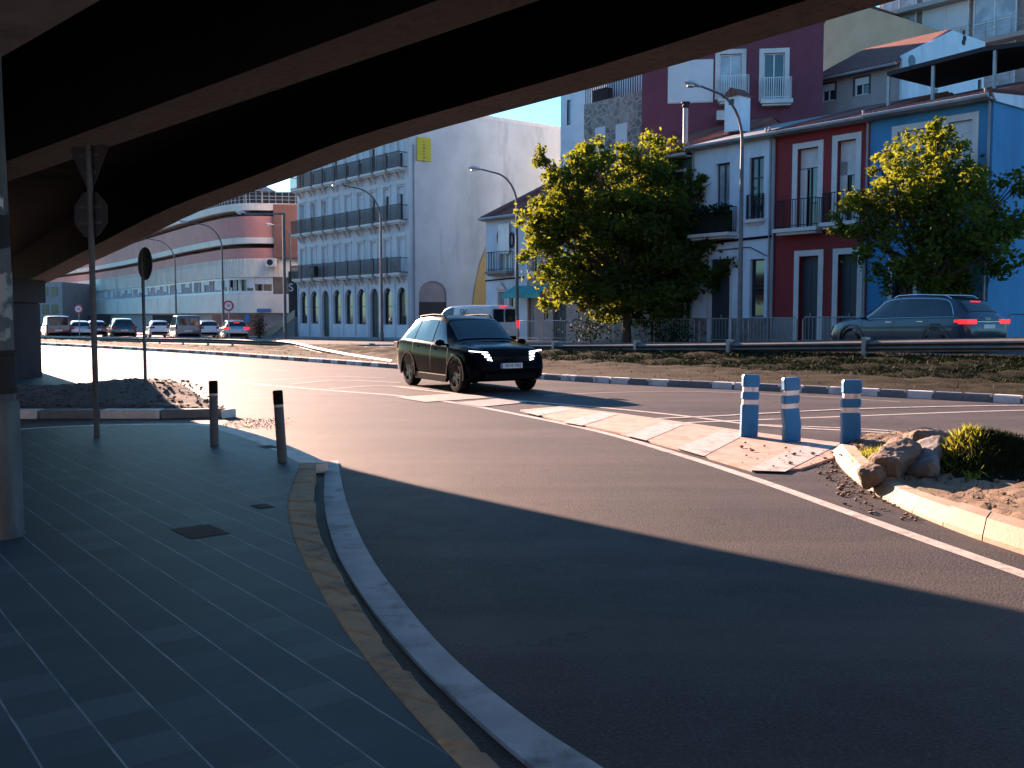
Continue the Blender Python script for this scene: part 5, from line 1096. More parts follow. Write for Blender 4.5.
# unseen blocks added behind and left of the viewer to keep sky light off the underpass
for nm, lab, x0, x1, y0, y1, h in (('sky_blocker', 'plain grey unseen block added behind the viewer to cut the sky light', -34, 46, -30, -14, 18), ('sky_blocker', 'plain grey unseen block added left of the underpass to cut the sky light', -48, -27, -13.5, 30, 13)):
    W_, D_ = x1 - x0, y1 - y0; t = thing(nm, lab, 'apartment block', (x0, y0, 0)); mb = MB(); mb.box(0, W_, 0, D_, -.6, h); mb.build('wall', 'blocker_render', t)
    for k in range(int(h / 3.4)):
        for i in range(int(max(W_, D_) / 4)):
            mb = MB(); z = 1.4 + k * 3.2; q = 1.5 + i * 4
            if W_ > D_: mb.box(q, q + 1.4, D_ + .002, D_ + .06, z, z + 1.6)
            else: mb.box(W_ + .002, W_ + .06, q, q + 1.4, z, z + 1.6)
            mb.build('window', 'window_glass', t)

# ================================================================== STREET LAMPS, SIGNS, BARRIERS
def lamp(px, Y, pytop, reach, base_z, label, square=False, ang=None):
    p = A(px, pytop, Y); h = p.z - base_z; t = thing('street_lamp', label, 'street lamp', (p.x, p.y, base_z), math.atan2(-N2.y, -N2.x) if ang is None else ang, 'street lamps along the upper street')
    mb = MB()
    if square: path = [(0, 0, 0), (0, 0, h)]; rad = [.11, .10]
    else:
        r_ = reach * .62; path = [(0, 0, 0), (0, 0, 1.2), (0, 0, h - r_ * 1.1)]; rad = [.10, .095, .06]
        for i in range(1, 9):
            a = math.pi / 2 * i / 8; path.append((r_ * (1 - math.cos(a)), 0, h - r_ * 1.1 + r_ * 1.1 * math.sin(a) * .96)); rad.append(.055 - .002 * i)
        path.append((reach, 0, h + .04)); rad.append(.035)
    mb.tube(path, rad, 10); mb.build('pole', 'pole_grey', t, smooth=True)
    if square: mb = MB(); mb.box(-.1, reach, -.05, .05, h - .12, h); mb.build('arm', 'pole_grey', t)
    T = Matrix.Translation((reach + .25, 0, h + .02)) @ Matrix.Rotation(R(-4), 4, 'Y'); mb = MB(); n = 12; vs = []
    prof = [(-.34, .05, .06), (-.2, .10, .10), (.05, .17, .14), (.25, .16, .12), (.38, .07, .05)]
    for x, w_, h_ in prof:
        for j in range(n): a = 6.2832 * j / n; vs.append(T @ Vector((x, w_ * math.cos(a), h_ * (math.sin(a) if math.sin(a) > 0 else .35 * math.sin(a)))))
    mb.add(vs, [(i * n + j, i * n + (j + 1) % n, (i + 1) * n + (j + 1) % n, (i + 1) * n + j) for i in range(len(prof) - 1) for j in range(n)] + [tuple(range(n))[::-1], tuple(range((len(prof) - 1) * n, len(prof) * n))])
    hd = mb.build('lamp_head', 'lamp_head', t, smooth=True)
    mb = MB(); mb.lathe([(.13, -.10), (.12, -.055), (.10, -.03)], 14, T @ Matrix.Translation((.12, 0, 0))); mb.build('lens', 'lamp_lens', hd, smooth=True)
    mb = MB(); mb.box(-.09, .09, -.09, .09, 0, .5); mb.build('base_box', 'pole_grey', t)
lamp(743, 35.4, 96, 2.35, .5, 'nearest curved street lamp, in front of the white row house')
lamp(517, 50, 174, 2.3, .35, 'curved street lamp in front of the small pale house and teal awning'); lamp(380.5, 58, 189, 2.6, .2, 'curved street lamp in front of the cream apartment house arches')
lamp(221.5, 74, 224.5, 2.6, 0, 'curved street lamp in front of the right half of the pink car park'); lamp(174.5, 84, 240, 2.7, -.1, 'farthest curved street lamp, in front of the middle of the pink car park')
lamp(283.5, 70, 213, 2.7, .05, 'square angular street lamp with a straight horizontal arm', True, R(180)); lamp(290, 84, 226, 1.6, -.1, 'dim curved lamp standing just right of the square angular lamp')
def limit_sign(px, py, Y, label):
    p = A(px, py, Y); t = thing('speed_sign', label, 'road sign', (p.x, p.y, -.2)); h = p.z + .2; mb = MB(); mb.tube([(0, .05, 0), (0, .05, h + .2)], .035, 8); mb.build('post', 'galv_steel', t)
    X90 = Matrix.Rotation(R(90), 4, 'X'); mb = MB(); mb.lathe([(.35, 0), (.35, .02)], 28, Matrix.Translation((0, .0, h)) @ X90); d = mb.build('disc', 'sign_red', t)
    mb = MB(); mb.lathe([(.245, 0), (.245, .004)], 28, Matrix.Translation((0, -.021, h)) @ X90); mb.build('face', 'sign_white', d); text('number', '40', .27, 'text_dark', d, (0, -.028, h), (R(90), 0, 0))
limit_sign(228.5, 305.8, 66, 'round red rimmed speed sign before the right end of the pink car park'); limit_sign(78.5, 309, 76, 'round speed limit sign with red rim, near the far left end of the car park')
# pedestrian barriers along the pavement edge
def barrier(s, L, label=None):
    z = street_z(s) + .12; t = MB(); h = .98
    t.tube([(.05, 0, 0), (.05, 0, h - .1), (.12, 0, h), (L - .12, 0, h), (L - .05, 0, h - .1), (L - .05, 0, 0)], .022, 6); t.tube([(.05, 0, .15), (L - .05, 0, .15)], .015, 6)
    n = int(L / .15)
    for i in range(1, n): t.tube([(L * i / n, 0, .15), (L * i / n, 0, h)], .008, 4)
    o_ = t.build('barrier', 'galv_steel'); p = SP(s, 30.85, z); o_.location = p; o_.rotation_euler = (0, 0, ROT_ROW); return o_
BL = ['barrier in front of the blue house wall', 'barrier between the blue house and the red house doors', 'barrier before the right red house doorway', 'barrier before the left red house door', 'barrier below the join of white and red houses', 'barrier beside the nearest lamp pole', 'barrier in front of the white house door', 'barrier at the right side of the big tree trunk', 'barrier in front of the green house, behind the big tree', 'barrier at the left side of the big tree trunk', 'barrier in front of the dark bush', 'barrier before the cream house door', 'barrier below the teal awning', 'barrier in front of the small pale house']
for i, l in enumerate(BL): tag(barrier(14.5 + 2.45 * i, 2.3), 'grey steel railing ' + l, 'barrier', 'pedestrian barriers along the upper pavement')

# ================================================================== TREES
def leaf_mesh(centres, normals_bias, size, name, mat, parent):
    n = len(centres); c = np.array(centres); d = RNG.normal(0, 1, (n, 3)); d[:, 2] *= .7; d /= np.linalg.norm(d, axis=1)[:, None]
    e = np.cross(d, RNG.normal(0, 1, (n, 3))); e /= np.linalg.norm(e, axis=1)[:, None]; sz = size * RNG.uniform(.6, 1.3, n)[:, None]
    nn = np.cross(d, e)
    v = np.empty((n, 4, 3)); v[:, 0] = c - d * sz; v[:, 1] = c + e * sz * .55 + nn * sz * .2; v[:, 2] = c + d * sz; v[:, 3] = c - e * sz * .55 + nn * sz * .2
    me = bpy.data.meshes.new(name); me.vertices.add(4 * n); me.vertices.foreach_set('co', v.ravel()); me.loops.add(4 * n); me.polygons.add(n)
    me.loops.foreach_set('vertex_index', np.arange(4 * n)); me.polygons.foreach_set('loop_start', np.arange(n) * 4); me.polygons.foreach_set('loop_total', np.full(n, 4)); me.update(); me.validate()
    me.materials.append(MATS[mat]); o = bpy.data.objects.new(name, me); COL.objects.link(o)
    if parent: o.parent = parent
    return o
def tree(name, label, pxb, Y, base_z, lobes, leaf=.085, dens=1.0, seed=1, trunk_h=2.3, tr=.17):
    rnd = random.Random(seed); b = A(pxb, 330, Y); t = thing(name, label, 'tree', (b.x, b.y, base_z)); sc = FPX / Y
    L = []
    for px, py, r in lobes:
        p = A(px, py, Y); L.append((Vector((p.x - b.x, rnd.uniform(-.9, .9), p.z - base_z)), r / sc))
    mb = MB(); fork = Vector((rnd.uniform(-.1, .1), 0, trunk_h)); mb.tube([(0, 0, -.3), (.03, 0, .4), (-.02, .03, trunk_h * .6), fork], [tr * 1.3, tr, tr * .85, tr * .8], 10)
    for c, r in L:
        m = fork.lerp(c, .45) + Vector((rnd.uniform(-.3, .3), rnd.uniform(-.3, .3), rnd.uniform(.0, .4))); mb.tube([fork - Vector((0, 0, rnd.uniform(0, .5))), m, c], [tr * .55, tr * .3, tr * .1], 6)
        for k in range(4):
            q = c + Vector((rnd.gauss(0, 1), rnd.gauss(0, 1), rnd.gauss(0, 1))).normalized() * r * .8; mb.tube([m.lerp(c, .5), c.lerp(q, .5), q], [tr * .14, tr * .09, .01], 5)
    mb.build('trunk', 'trunk', t, smooth=True)
    pts = []
    for c, r in L:
        nc = max(5, int(13 * (r / 1.0) ** 1.4))
        for k in range(nc):
            d = Vector((rnd.gauss(0, 1), rnd.gauss(0, 1), rnd.gauss(0, 1))).normalized(); cc = c + d * r * rnd.uniform(.35, 1.12); cr = r * rnd.uniform(.16, .34) + .07
            m = int(95 * dens * (cr / .3) ** 1.5) + 10
            g = RNG.normal(0, cr * .55, (m, 3)); g[:, 2] *= .8; pts.append(g + np.array(cc))
    pts = np.concatenate(pts); leaf_mesh(pts, None, leaf, 'crown', 'leaves', t); return t
DENS = .62
tree('street_tree', 'large broad tree with a sunlit yellow left side, in front of the green house', 626, 42.5, .45,
     [(562, 182, 26), (541, 158, 13), (552, 172, 12), (600, 150, 11), (585, 160, 18), (600, 178, 30), (640, 172, 26), (675, 150, 12), (700, 190, 14), (722, 240, 12), (728, 272, 10), (530, 222, 10), (660, 185, 36), (556, 222, 30), (590, 215, 42), (630, 220, 48), (672, 228, 40), (545, 250, 22), (578, 262, 36), (625, 268, 46), (672, 272, 42), (704, 262, 26), (708, 286, 20), (572, 290, 22), (604, 292, 26), (650, 292, 28), (692, 298, 18), (543, 208, 14), (620, 152, 13), (655, 148, 15), (552, 300, 12), (540, 240, 16), (612, 306, 17), (645, 311, 17), (590, 304, 14), (676, 309, 15), (628, 296, 20)], .115, .62, 3, 2.6, .2)
tree('street_tree', 'rounder tree with a sunlit top, in front of the blue corner house', 926, 32.3, .55,
     [(932, 150, 26), (934, 130, 12), (905, 160, 24), (955, 165, 28), (885, 185, 26), (925, 185, 36), (970, 190, 34), (1000, 192, 20), (862, 212, 24), (900, 220, 40), (945, 222, 42), (985, 225, 36), (868, 240, 22), (905, 255, 34), (950, 260, 36), (990, 255, 28), (1005, 228, 16), (925, 278, 24), (893, 275, 16), (965, 280, 22), (882, 150 + 14, 12), (845, 222, 10)], .095, .62, 9, 2.2, .16)
# dark bush beside the big tree and low shrubs by the apartment house
def bush(px, Y, z, r, h, label, dens=700):
    p = A(px, 330, Y); t = thing('shrub', label, 'shrub', (p.x, p.y, z)); pts = RNG.normal(0, 1, (dens, 3)) * np.array([r * .5, r * .4, h * .3]) + np.array([0, 0, h * .5]); pts = pts[pts[:, 2] > .02]; leaf_mesh(pts, None, .07, 'foliage', 'dark_leaves', t); mb = MB(); mb.tube([(0, 0, -.1), (0, 0, h * .5)], [.04, .02], 6); mb.build('stem', 'trunk', t)
bush(590, 43, .4, 1.0, 1.4, 'dark bush behind the railing at the foot of the big tree'); bush(260, 78, -.2, .5, 1.6, 'small dark shrub beside the short concrete stairs'); bush(672, 41, .45, 1.1, 1.0, 'low dark shrub behind the railing right of the big tree')

# ================================================================== VEHICLES
def smooth_interp(st, n=72):
    st = np.array(st); xs = np.linspace(st[0, 0], st[-1, 0], n); out = np.stack([xs] + [np.interp(xs, st[:, 0], st[:, k]) for k in range(1, st.shape[1])], 1)
    for _ in range(2):
        o = out.copy(); o[1:-1, 1:] = out[1:-1, 1:] * .5 + .25 * (out[:-2, 1:] + out[2:, 1:]); out = o
    return out
class CarBody:
    def __init__(s, st): s.st = smooth_interp(st)
    def par(s, x): return [float(np.interp(x, s.st[:, 0], s.st[:, k])) for k in range(1, s.st.shape[1])]
    def half(s, x):
        zb, belt, top, w, wr = s.par(x); g = top - belt; h = belt - zb
        return [(0, zb), (.82 * w, zb), (.955 * w, zb + .06 * h + .02), (.985 * w, zb + .3 * h), (w, zb + .55 * h), (.985 * w, zb + .80 * h), (.965 * w, belt - .03), (.93 * w, belt), (.93 * w + (wr - .93 * w) * .5, belt + g * .47), (wr, top - .10 * min(1, g / .3) * .9), (wr * .93, top - .025), (wr * .7, top), (0, top + .012)]
    V = [0, 1, 2, 3, 4, 5, 6, 7, 8, 9, 10, 11, 12]
    def S(s, x, v, side=1):
        h = s.half(x); i = min(int(v), len(h) - 2); f = v - i; a, b = h[i], h[i + 1]; return Vector((x, side * (a[0] + (b[0] - a[0]) * f), a[1] + (b[1] - a[1]) * f))
    def mesh(s):
        mb = MB(); n = 13; vs = []
        for row in s.st:
            h = s.half(row[0]); vs += [(row[0], y, z) for y, z in h] + [(row[0], -y, z) for y, z in h[-2:0:-1]]
        m = 2 * n - 2; k = len(s.st); mb.add(vs, [(i * m + j, (i + 1) * m + j, (i + 1) * m + (j + 1) % m, i * m + (j + 1) % m) for i in range(k - 1) for j in range(m)] + [tuple(range(m)), tuple(range((k - 1) * m, k * m))[::-1]]); return mb
    def side_patch(s, poly_x, v0, v1, side, off=.006, nx=10, nv=5):
        """window patch: poly_x = (x_rear_bottom, x_front_bottom, x_rear_top, x_front_top)"""
        a, b, c, d = poly_x; mb = MB(); vs = []
        for j in range(nv + 1):
            t = j / nv; x0, x1 = a + (c - a) * t, b + (d - b) * t
            for i in range(nx + 1):
                x = x0 + (x1 - x0) * i / nx; p = s.S(x, v0 + (v1 - v0) * t, side); p.y += side * off; p.z += off * .4; vs.append(p)
        mb.add(vs, [(j * (nx + 1) + i, j * (nx + 1) + i + 1, (j + 1) * (nx + 1) + i + 1, (j + 1) * (nx + 1) + i) for j in range(nv) for i in range(nx)]); return mb
    def cross_patch(s, x0, x1, vmin, off, nx=8, fr=None):
        """windscreen / rear window patch across the car between two stations"""
        mb = MB(); vs = []; ys = [12 - (12 - vmin) * i / 6 for i in range(7)]; cols = [(v, -1) for v in ys[::-1]] + [(v, 1) for v in ys[1:]]; m = len(cols)
        for i in range(nx + 1):
            x = x0 + (x1 - x0) * i / nx
            for v, sd in cols: p = s.S(x, v, sd); p += Vector(off); vs.append(p)
        mb.add(vs, [(i * m + j, i * m + j + 1, (i + 1) * m + j + 1, (i + 1) * m + j) for i in range(nx) for j in range(m - 1)]); return mb
def cut_arches(mb, mat, root, axles, r, w):
    o_ = mb.build('body', [mat, 'black'], root, smooth=True, angle=32)
    cut = MB()
    for x, z in axles:
        for sd in (-1, 1): cut.lathe([(r, 0), (r, .42)], 28, Matrix.Translation((x, sd * (w - .36) if sd > 0 else -(w + .06), z)) @ Matrix.Rotation(R(-90), 4, 'X'))
    c = cut.build('cutter', 'black'); md = o_.modifiers.new('b', 'BOOLEAN'); md.operation = 'DIFFERENCE'; md.object = c; md.solver = 'EXACT'
    bpy.context.view_layer.update(); dg = bpy.context.evaluated_depsgraph_get(); me = bpy.data.meshes.new_from_object(o_.evaluated_get(dg)); o_.modifiers.clear(); o_.data = me; bpy.data.objects.remove(c)
    for p in me.polygons:
        cx, cy, cz = p.center
        for x, z in axles:
            if (cx - x) ** 2 + (cz - z) ** 2 < (r + .004) ** 2 and abs(cy) > w - .40 and abs(p.normal.z) + abs(p.normal.x) + abs(p.normal.y) > 0 and ((cx - x) ** 2 + (cz - z) ** 2 < (r * .3) ** 2 or abs(math.hypot(cx - x, cz - z) - r) < .03 or abs(cy) < w - .3): p.material_index = 1
    me.set_sharp_from_angle(angle=R(32)); return o_
def wheel(root, x, y, r, wd, rim='alloy', spokes=5):
    sd = 1 if y > 0 else -1; T = Matrix.Translation((x, y, r)) @ Matrix.Rotation(R(-90 * sd), 4, 'X')
    mb = MB(); mb.lathe([(r * .62, -wd / 2), (r * .93, -wd / 2), (r, -wd * .36), (r, wd * .36), (r * .94, wd / 2), (r * .70, wd / 2 + .004), (r * .68, wd * .3)], 32, T); w_ = mb.build('wheel', 'black_rubber', root, smooth=True)
    mb = MB(); mb.lathe([(r * .70, wd * .30), (r * .70, wd * .5), (r * .66, wd * .5), (r * .63, wd * .34)], 32, T); mb.lathe([(.0, wd * .42), (r * .16, wd * .46), (r * .18, wd * .36)], 14, T)
    for k in range(spokes):
        for q in (-.09, .09): mb.box(r * .1, r * .66, -.022 + q * r * .5, .022 + q * r * .5, wd * .34, wd * .44, T @ Matrix.Rotation(6.2832 * k / spokes + q, 4, 'Z'))
    mb.build('rim', rim, w_, smooth=True, angle=30); mb = MB(); mb.lathe([(r * .64, wd * .2), (r * .64, wd * .24)], 24, T); mb.build('brake_disc', 'dark_metal', w_)
SUV = [(-2.25, .48, .72, .78, .74, .62), (-2.20, .36, .92, 1.00, .84, .66), (-2.10, .28, 1.04, 1.12, .90, .68), (-1.98, .26, 1.08, 1.30, .915, .645), (-1.72, .24, 1.09, 1.545, .925, .61), (-1.3, .22, 1.07, 1.625, .93, .62), (-.5, .21, 1.045, 1.66, .93, .64), (.1, .21, 1.02, 1.64, .93, .645), (.42, .21, 1.005, 1.57, .93, .64), (.8, .21, .995, 1.32, .93, .66), (1.12, .21, .985, 1.10, .93, .72), (1.55, .23, .965, 1.045, .925, .76), (1.92, .25, .91, .985, .90, .74), (2.12, .28, .82, .90, .86, .70), (2.21, .34, .70, .78, .80, .66), (2.26, .44, .58, .63, .74, .6)]
EST = [(-2.53, .55, .80, .86, .80, .66), (-2.48, .38, .98, 1.06, .90, .70), (-2.40, .30, 1.07, 1.14, .955, .72), (-2.28, .27, 1.09, 1.28, .97, .70), (-1.98, .25, 1.09, 1.60, .98, .665), (-1.5, .24, 1.08, 1.70, .985, .67), (-.5, .23, 1.06, 1.735, .985, .68), (.2, .23, 1.04, 1.70, .985, .68), (.55, .23, 1.03, 1.60, .985, .68), (.95, .23, 1.02, 1.34, .98, .70), (1.30, .24, 1.01, 1.12, .98, .76), (1.8, .25, .98, 1.05, .97, .78), (2.2, .28, .90, .96, .93, .76), (2.42, .33, .78, .84, .87, .70), (2.53, .46, .62, .68, .78, .62)]
VAN = [(-2.2, .45, .75, .80, .80, .76), (-2.17, .33, 1.02, 1.35, .88, .80), (-2.12, .28, 1.08, 1.76, .90, .80), (-1.9, .26, 1.08, 1.82, .905, .80), (-.5, .24, 1.06, 1.84, .905, .78), (.35, .24, 1.04, 1.80, .905, .76), (.75, .24, 1.03, 1.66, .905, .74), (1.15, .24, 1.02, 1.32, .90, .74), (1.42, .25, 1.0, 1.12, .89, .76), (1.75, .27, .93, 1.02, .87, .74), (2.02, .3, .82, .88, .83, .7), (2.15, .4, .64, .70, .76, .62)]
HAT = [(-2.05, .46, .70, .76, .74, .62), (-2.01, .34, .88, .95, .82, .66), (-1.92, .26, .95, 1.08, .865, .66), (-1.72, .23, .97, 1.33, .88, .61), (-1.35, .21, .96, 1.43, .885, .60), (-.5, .2, .94, 1.47, .885, .60), (.15, .2, .92, 1.44, .885, .60), (.5, .2, .91, 1.32, .885, .61), (.95, .2, .90, 1.08, .88, .66), (1.2, .21, .885, .98, .875, .7), (1.6, .24, .83, .90, .85, .68), (1.88, .28, .72, .79, .80, .63), (2.02, .4, .58, .62, .72, .58)]
def car(name, label, cat, kind, paint, loc, ang, group=None, detail=True, lit=False, brake=False, white_lights=False):
    st, ax, wr_, win, ws, rw = {'suv': (SUV, (-1.28, 1.40), .36, [(-1.70, -1.05, -1.42, -1.05), (-1.0, .02, -1.0, -.02), (.07, .88, .04, .34)], (.46, 1.06), (-2.0, -1.72)),
        'wagon': (EST, (-1.49, 1.52), .385, [(-2.02, -1.26, -1.72, -1.26), (-1.21, -.10, -1.21, -.14), (-.05, 1.02, -.08, .46)], (.60, 1.24), (-2.30, -1.98)),
        'van': (VAN, (-1.33, 1.38), .31, [(-2.0, -1.1, -2.0, -1.1), (-1.0, .0, -1.0, .0), (.06, 1.12, .06, .72)], (.78, 1.38), (-2.16, -2.12)),
        'hatch': (HAT, (-1.22, 1.33), .30, [(-1.62, -1.05, -1.45, -1.05), (-1.0, .0, -1.0, -.02), (.05, .82, .02, .30)], (.32, 1.06), (-1.94, -1.72))}[kind]
    B = CarBody(st); t = thing(name, label, cat, loc, ang, group); W = max(r[4] for r in st); z = wr_
    cut_arches(B.mesh(), paint, t, [(a, wr_ + .01) for a in ax], wr_ + .055, W)
    for a in ax:
        for sd in (-1, 1): wheel(t, a, sd * (W - .125), wr_, .225)
    vlo, vhi = 7.15, 9.0
    for sd in (-1, 1):
        for k, wx in enumerate(win):
            if kind == 'van' and k < 2 and paint == 'car_white': continue
            B.side_patch(wx, vlo, vhi, sd).build('side_window', 'car_glass', t, smooth=True)
    B.cross_patch(ws[0], ws[1], 9.35, (.010, 0, .010)).build('windscreen', 'car_glass', t, smooth=True)
    # rear window as an upright patch following the tail
    zt = B.par(rw[1])[2] - .06; zl = B.par(rw[0])[1] + .03
    if kind == 'van':
        mb = MB()
        for s_ in (-1, 1): mb.box(-2.19, -2.165, *sorted((s_ * .05, s_ * .66)), 1.12, 1.66)
        mb.build('rear_window', 'car_glass', t, bevel=.01)
    else: B.cross_patch(rw[0] + .0, rw[1] + .06, 9.5, (-.012, 0, .006)).build('rear_window', 'car_glass', t, smooth=True)
    # wheel arch and sill cladding
    for a in ax:
        for sd in (-1, 1):
            mb = MB(); n = 16; r0, r1 = wr_ + .05, wr_ + .10; vs = []
            for i in range(n + 1):
                an = R(-12) + R(204) * i / n
                for r_, y_ in ((r0, W - .03), (r0, W + .012), (r1, W + .012), (r1, W - .05)): vs.append((a + r_ * math.cos(an), sd * y_, wr_ + .01 + r_ * math.sin(an)))
            mb.add(vs, [(i * 4 + j, i * 4 + j + 1, (i + 1) * 4 + j + 1, (i + 1) * 4 + j) for i in range(n) for j in range(3)]); mb.build('arch_trim', 'cladding' if kind == 'suv' else paint, t, smooth=True)
    for a in ax:
        for sd in (-1, 1):
            mb = MB(); n = 20; y_ = sd * (W - .03); vs = []
            for i in range(n + 1):
                an = R(-5) + R(190) * i / n
                for r_ in (wr_ * .94, wr_ + .062): vs.append((a + r_ * math.cos(an), y_, wr_ + .01 + r_ * math.sin(an)))
            mb.add(vs, [(i * 2, i * 2 + 1, i * 2 + 3, i * 2 + 2) for i in range(n)]); mb.build('wheel_well', 'black', t)
    for sd in (-1, 1):
        mb = MB(); mb.box(ax[0] + wr_ + .1, ax[1] - wr_ - .1, *sorted((sd * (W - .06), sd * (W + .004))), .20, .36); mb.build('sill_trim', 'cladding', t, bevel=.015)
    xf, xr = st[-1][0], st[0][0]
    # mirrors, handles
    for sd in (-1, 1):
        mx = win[-1][1] - .05; zb_ = B.par(mx)[1]; T = Matrix.Translation((mx, sd * (W + .09), zb_ + .07)); mb = MB(); n = 8; prof = [(-.09, .05, .045), (-.06, .11, .075), (.04, .10, .07), (.10, .04, .035)]; vs = []
        for x, w_, h_ in prof: vs += [T @ Vector((x, w_ * math.cos(6.2832 * j / n), h_ * math.sin(6.2832 * j / n))) for j in range(n)]
        mb.add(vs, [(i * n + j, i * n + (j + 1) % n, (i + 1) * n + (j + 1) % n, (i + 1) * n + j) for i in range(3) for j in range(n)] + [tuple(range(n))[::-1], tuple(range(3 * n, 4 * n))]); mb.box(mx - .03, mx + .03, *sorted((sd * (W - .12), sd * (W + .03))), zb_ + .01, zb_ + .05); mb.build('mirror', paint if kind != 'suv' else 'cladding', t, smooth=True)
        if detail:
            for hx in (win[1][0] + .22, win[2][0] + .16): mb = MB(); y_ = sd * (B.S(hx, 5.6, 1).y + .012); mb.box(hx - .11, hx + .11, y_ - .012, y_ + .016, .84 * B.par(hx)[1] + .05, .84 * B.par(hx)[1] + .085); mb.build('door_handle', 'chrome' if kind == 'wagon' else paint, t, bevel=.006)
            for lx in (win[1][0] - .02, win[1][1] + .03, win[2][1] + .10):
                mb = MB(); q = [B.S(lx, v, sd) for v in (2.4, 3, 4, 5, 6, 6.9)]; mb.strip([p + Vector((-.006, sd * .003, 0)) for p in q], [p + Vector((.006, sd * .003, 0)) for p in q]); mb.build('door_seam', 'black', t)
    # lamps, grille, plates
    fz = {'suv': .80, 'wagon': .78, 'van': .80, 'hatch': .68}[kind]; rz = {'suv': .95, 'wagon': .97, 'van': 1.0, 'hatch': .88}[kind]
    for sd in (-1, 1):
        if kind == 'suv' and detail:      # slanted jewel-like running lights
            h = MB()
            for k, (y0, y1, z0, z1) in enumerate(((.50, .86, .872, .892), (.48, .64, .815, .842), (.46, .60, .760, .785), (.45, .555, .705, .728))):
                q = []
                for yy, zz_ in ((y0, z0), (y1, z0 + (.03 if k == 0 else .02)), (y1, z1 + (.03 if k == 0 else .02)), (y0, z1)):
                    xx = xf - .055 - (yy - .4) ** 2 * .50 - max(0, zz_ - .70) * .62 + .055; q.append(Vector((xx, sd * yy, zz_)))
                h.add(q + [p + Vector((-.06, 0, 0)) for p in q], [(0, 1, 2, 3), (7, 6, 5, 4), (0, 4, 5, 1), (1, 5, 6, 2), (2, 6, 7, 3), (3, 7, 4, 0)])
            h.build('headlight', 'lamp_lit', t); mb = MB(); mb.lathe([(.07, 0), (.06, .03)], 14, Matrix.Translation((xf - .085, sd * .66, .52)) @ Matrix.Rotation(R(90), 4, 'Y')); mb.build('fog_lamp', 'lens_clear', t)
        else:
            mb = MB(); mb.box(xf - .32, xf - .10, *sorted((sd * .48, sd * .80)), fz - .08, fz + .07); mb.build('headlight', 'lens_clear', t, bevel=.04)
        if kind == 'van': mb = MB(); mb.box(xr - .01, xr + .15, *sorted((sd * .78, sd * (W - .005))), .85, 1.18)
        elif kind == 'wagon': mb = MB(); mb.box(xr + .025, xr + .30, *sorted((sd * .52, sd * (W - .005))), rz - .065, rz + .065); mb.box(xr + .03, xr + .42, *sorted((sd * (W - .03), sd * (W + .004))), rz - .02, rz + .055)
        else: mb = MB(); mb.box(xr + .02, xr + .26, *sorted((sd * .46, sd * (W - .02))), rz - .08, rz + .08)
        mb.build('tail_light', 'tail_lit' if brake else 'tail_red', t, bevel=.012)
    if kind == 'wagon': mb = MB(); mb.box(xr + .03, xr + .1, -.52, .52, rz - .012, rz + .012); mb.build('light_bar', 'chrome', t)
    if brake: mb = MB(); zt_ = B.par(rw[1])[2] - .03; zt_ = 1.765 if kind == 'van' else zt_ - .02; mb.box(rw[1] - (.04 if kind == 'van' else .10), rw[1] - .0, -.20, .20, zt_ + .0, zt_ + .035); mb.build('brake_light', 'tail_lit', t, bevel=.01)
    mb = MB(); mb.box(xr - .008, xr + .06, -.26, .26, .78 if kind == 'wagon' else .66, .89 if kind == 'wagon' else .77); mb.build('number_plate', 'plate_white', t)
    mb = MB(); mb.box(xf - .05, xf + .012, -.26, .26, .545, .655); np_ = mb.build('number_plate', 'plate_white', t)
    if detail and kind == 'suv':
        text('lettering', '5018 MRJ', .098, 'text_dark', np_, (xf + .0125, .03, .60), (R(90), 0, R(90))); mb = MB(); mb.box(xf + .012, xf + .0145, -.26, -.215, .545, .655); mb.build('country_strip', 'sign_blue', np_)
    mb = MB(); gw = .46; q = [(xf - .0, -gw, .80), (xf - .0, gw, .80), (xf + .0, gw * .82, .67), (xf + .0, -gw * .82, .67)]; q = [(x - .03 - max(0, zz_ - .68) * .45, y, zz_) for x, y, zz_ in q]
    g = B.cross_patch(xf - (.17 if kind == 'suv' else .14), xf - .005, 9.2, (.012, 0, .008)).build('grille', 'cladding', t, smooth=True)
    mb = MB(); mb.box(xf - .10, xf - .004, -.62, .62, .30, .50); mb.build('lower_grille', 'cladding', t, bevel=.03); mb = MB(); mb.box(xr - .005, xr + .2, -W * .8, W * .8, .36, .56); mb.build('rear_bumper', 'cladding', t, bevel=.04)
    if detail and kind == 'suv':
        for k in range(3):
            mb = MB(); zz_ = .69 + k * .035
            for y in range(-8, 9): yy = y * .048; mb.box(xf - .02 - max(0, zz_ - .68) * .45, xf - .012 - max(0, zz_ - .68) * .45, yy - .016, yy + .016, zz_, zz_ + .018)
            mb.build('grille_mesh', 'alloy', g)
    if kind in ('wagon', 'suv') and detail:
        for sd in (-1, 1):
            mb = MB(); xs_ = np.linspace(-1.75 if kind == 'wagon' else -1.5, .2, 14); mb.tube([(x, sd * (B.S(x, 10, 1).y - .02), B.S(x, 10, 1).z + (.05 if 0 < i < 13 else .0)) for i, x in enumerate(xs_)], .018, 6); mb.build('roof_rail', 'chrome' if kind == 'wagon' else 'cladding', t, smooth=True)
    if kind == 'wagon' and detail:      # bright trim line under and round the side glass
        for sd in (-1, 1):
            path_ = [B.S(x, 7.05, sd) for x in np.linspace(1.04, -2.05, 16)] + [B.S(x, v, sd) for x, v in ((-2.0, 7.5), (-1.9, 8.2), (-1.78, 8.8), (-1.68, 9.08))] + [B.S(x, 9.08, sd) for x in np.linspace(-1.5, .44, 12)] + [B.S(x, v, sd) for x, v in ((.6, 8.5), (.82, 7.8), (1.04, 7.05))]
            mb = MB(); mb.tube([p + Vector((0, sd * .008, 0)) for p in path_], .011, 5); mb.build('window_trim', 'chrome', t, smooth=True)
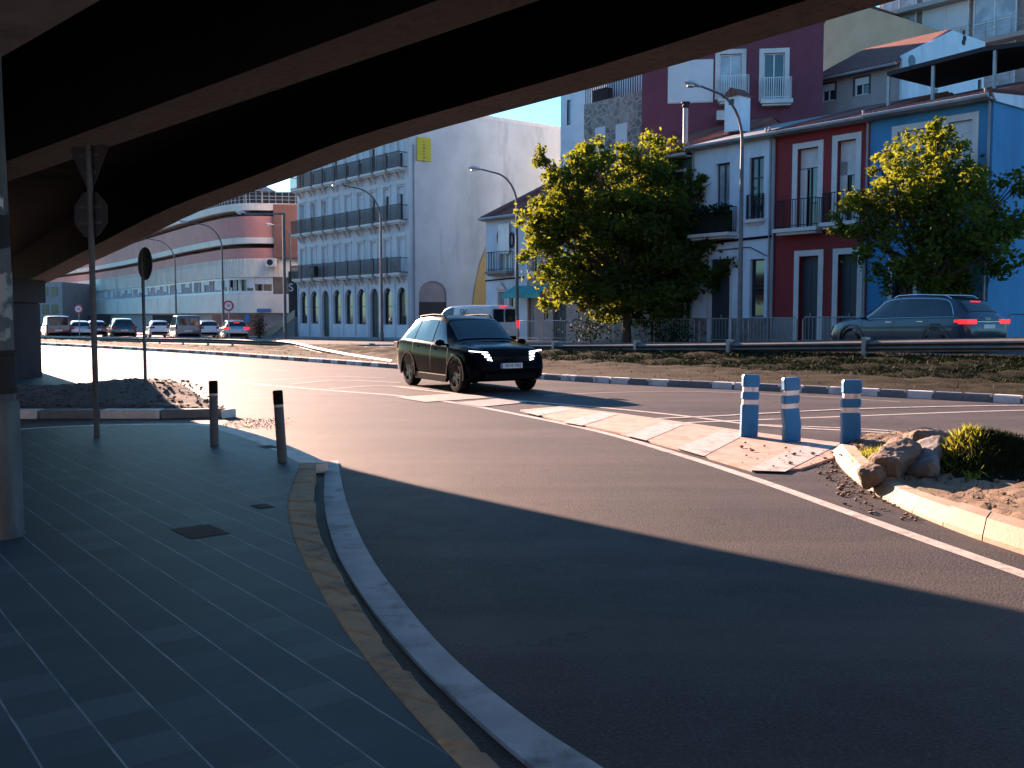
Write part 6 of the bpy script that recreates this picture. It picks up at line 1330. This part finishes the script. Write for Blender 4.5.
        for k in range(4): mb = MB(); c_ = Vector((xr + .052, (k - 1.5) * .062, 1.055)); mb.tube([c_ + Vector((0, .036 * math.cos(a), .036 * math.sin(a))) for a in [6.2832 * i / 16 for i in range(17)]], .006, 5); mb.build('emblem', 'chrome', t)
    return t
car('parked_car', 'x', 'car', 'hatch', 'car_silver', (0, 0, -50), 0) if False else None
car('moving_car', 'black sport utility car with lit headlights driving towards the viewer', 'car', 'suv', 'car_black', (-1.07, 23.1, 0), R(-62))
car('moving_car', 'dark blue grey estate car with red tail lights, at the right behind the guardrail', 'car', 'wagon', 'car_slate', (12.14, 30.2, .52), R(120), brake=True)
def far(px, Y, z, kind, paint, label, ang=R(118), brake=False, name='street_car', cat='car', cx=0):
    p = A(px, 316, Y); return car(name, label, cat, kind, paint, (p.x, p.y, z), ang, 'cars along the upper street', detail=False, brake=brake)
v = far(468, 43.2, .28, 'van', 'car_white', 'white van with SK lettering passing behind the black car', R(137), True, 'delivery_van', 'van')
text('lettering', 'SK', .42, 'text_dark', v, (-.62, .885, 1.50), (R(84), 0, R(180))); text('small_lettering', 'aluminio', .12, 'text_dark', v, (-1.42, .885, 1.48), (R(84), 0, R(180)))
far(233, 72, -.10, 'hatch', 'car_silver', 'silver hatchback with glowing brake lights before the right end of the car park', R(113), True)
far(206, 80, -.16, 'hatch', 'car_white', 'white car mostly hidden behind the grey van and the silver hatchback', R(115)); far(184, 73, -.13, 'van', 'car_grey', 'grey van with two rear windows, right of the round sign post', R(116), name='street_van', cat='van')
far(157, 84, -.18, 'hatch', 'car_white', 'small white car just left of the grey van', R(117)); far(121, 78, -.16, 'suv', 'car_dark', 'dark sport utility car between the two sign posts', R(117)); far(95, 86, -.2, 'hatch', 'car_maroon', 'dark red car partly hidden behind the sign post', R(118))
far(78.5, 80, -.18, 'hatch', 'car_silver', 'pale silver car between the sign post and the maroon van', R(118)); far(55, 79, -.18, 'van', 'car_maroon', 'maroon van at the far left of the street', R(121), name='street_van', cat='van')
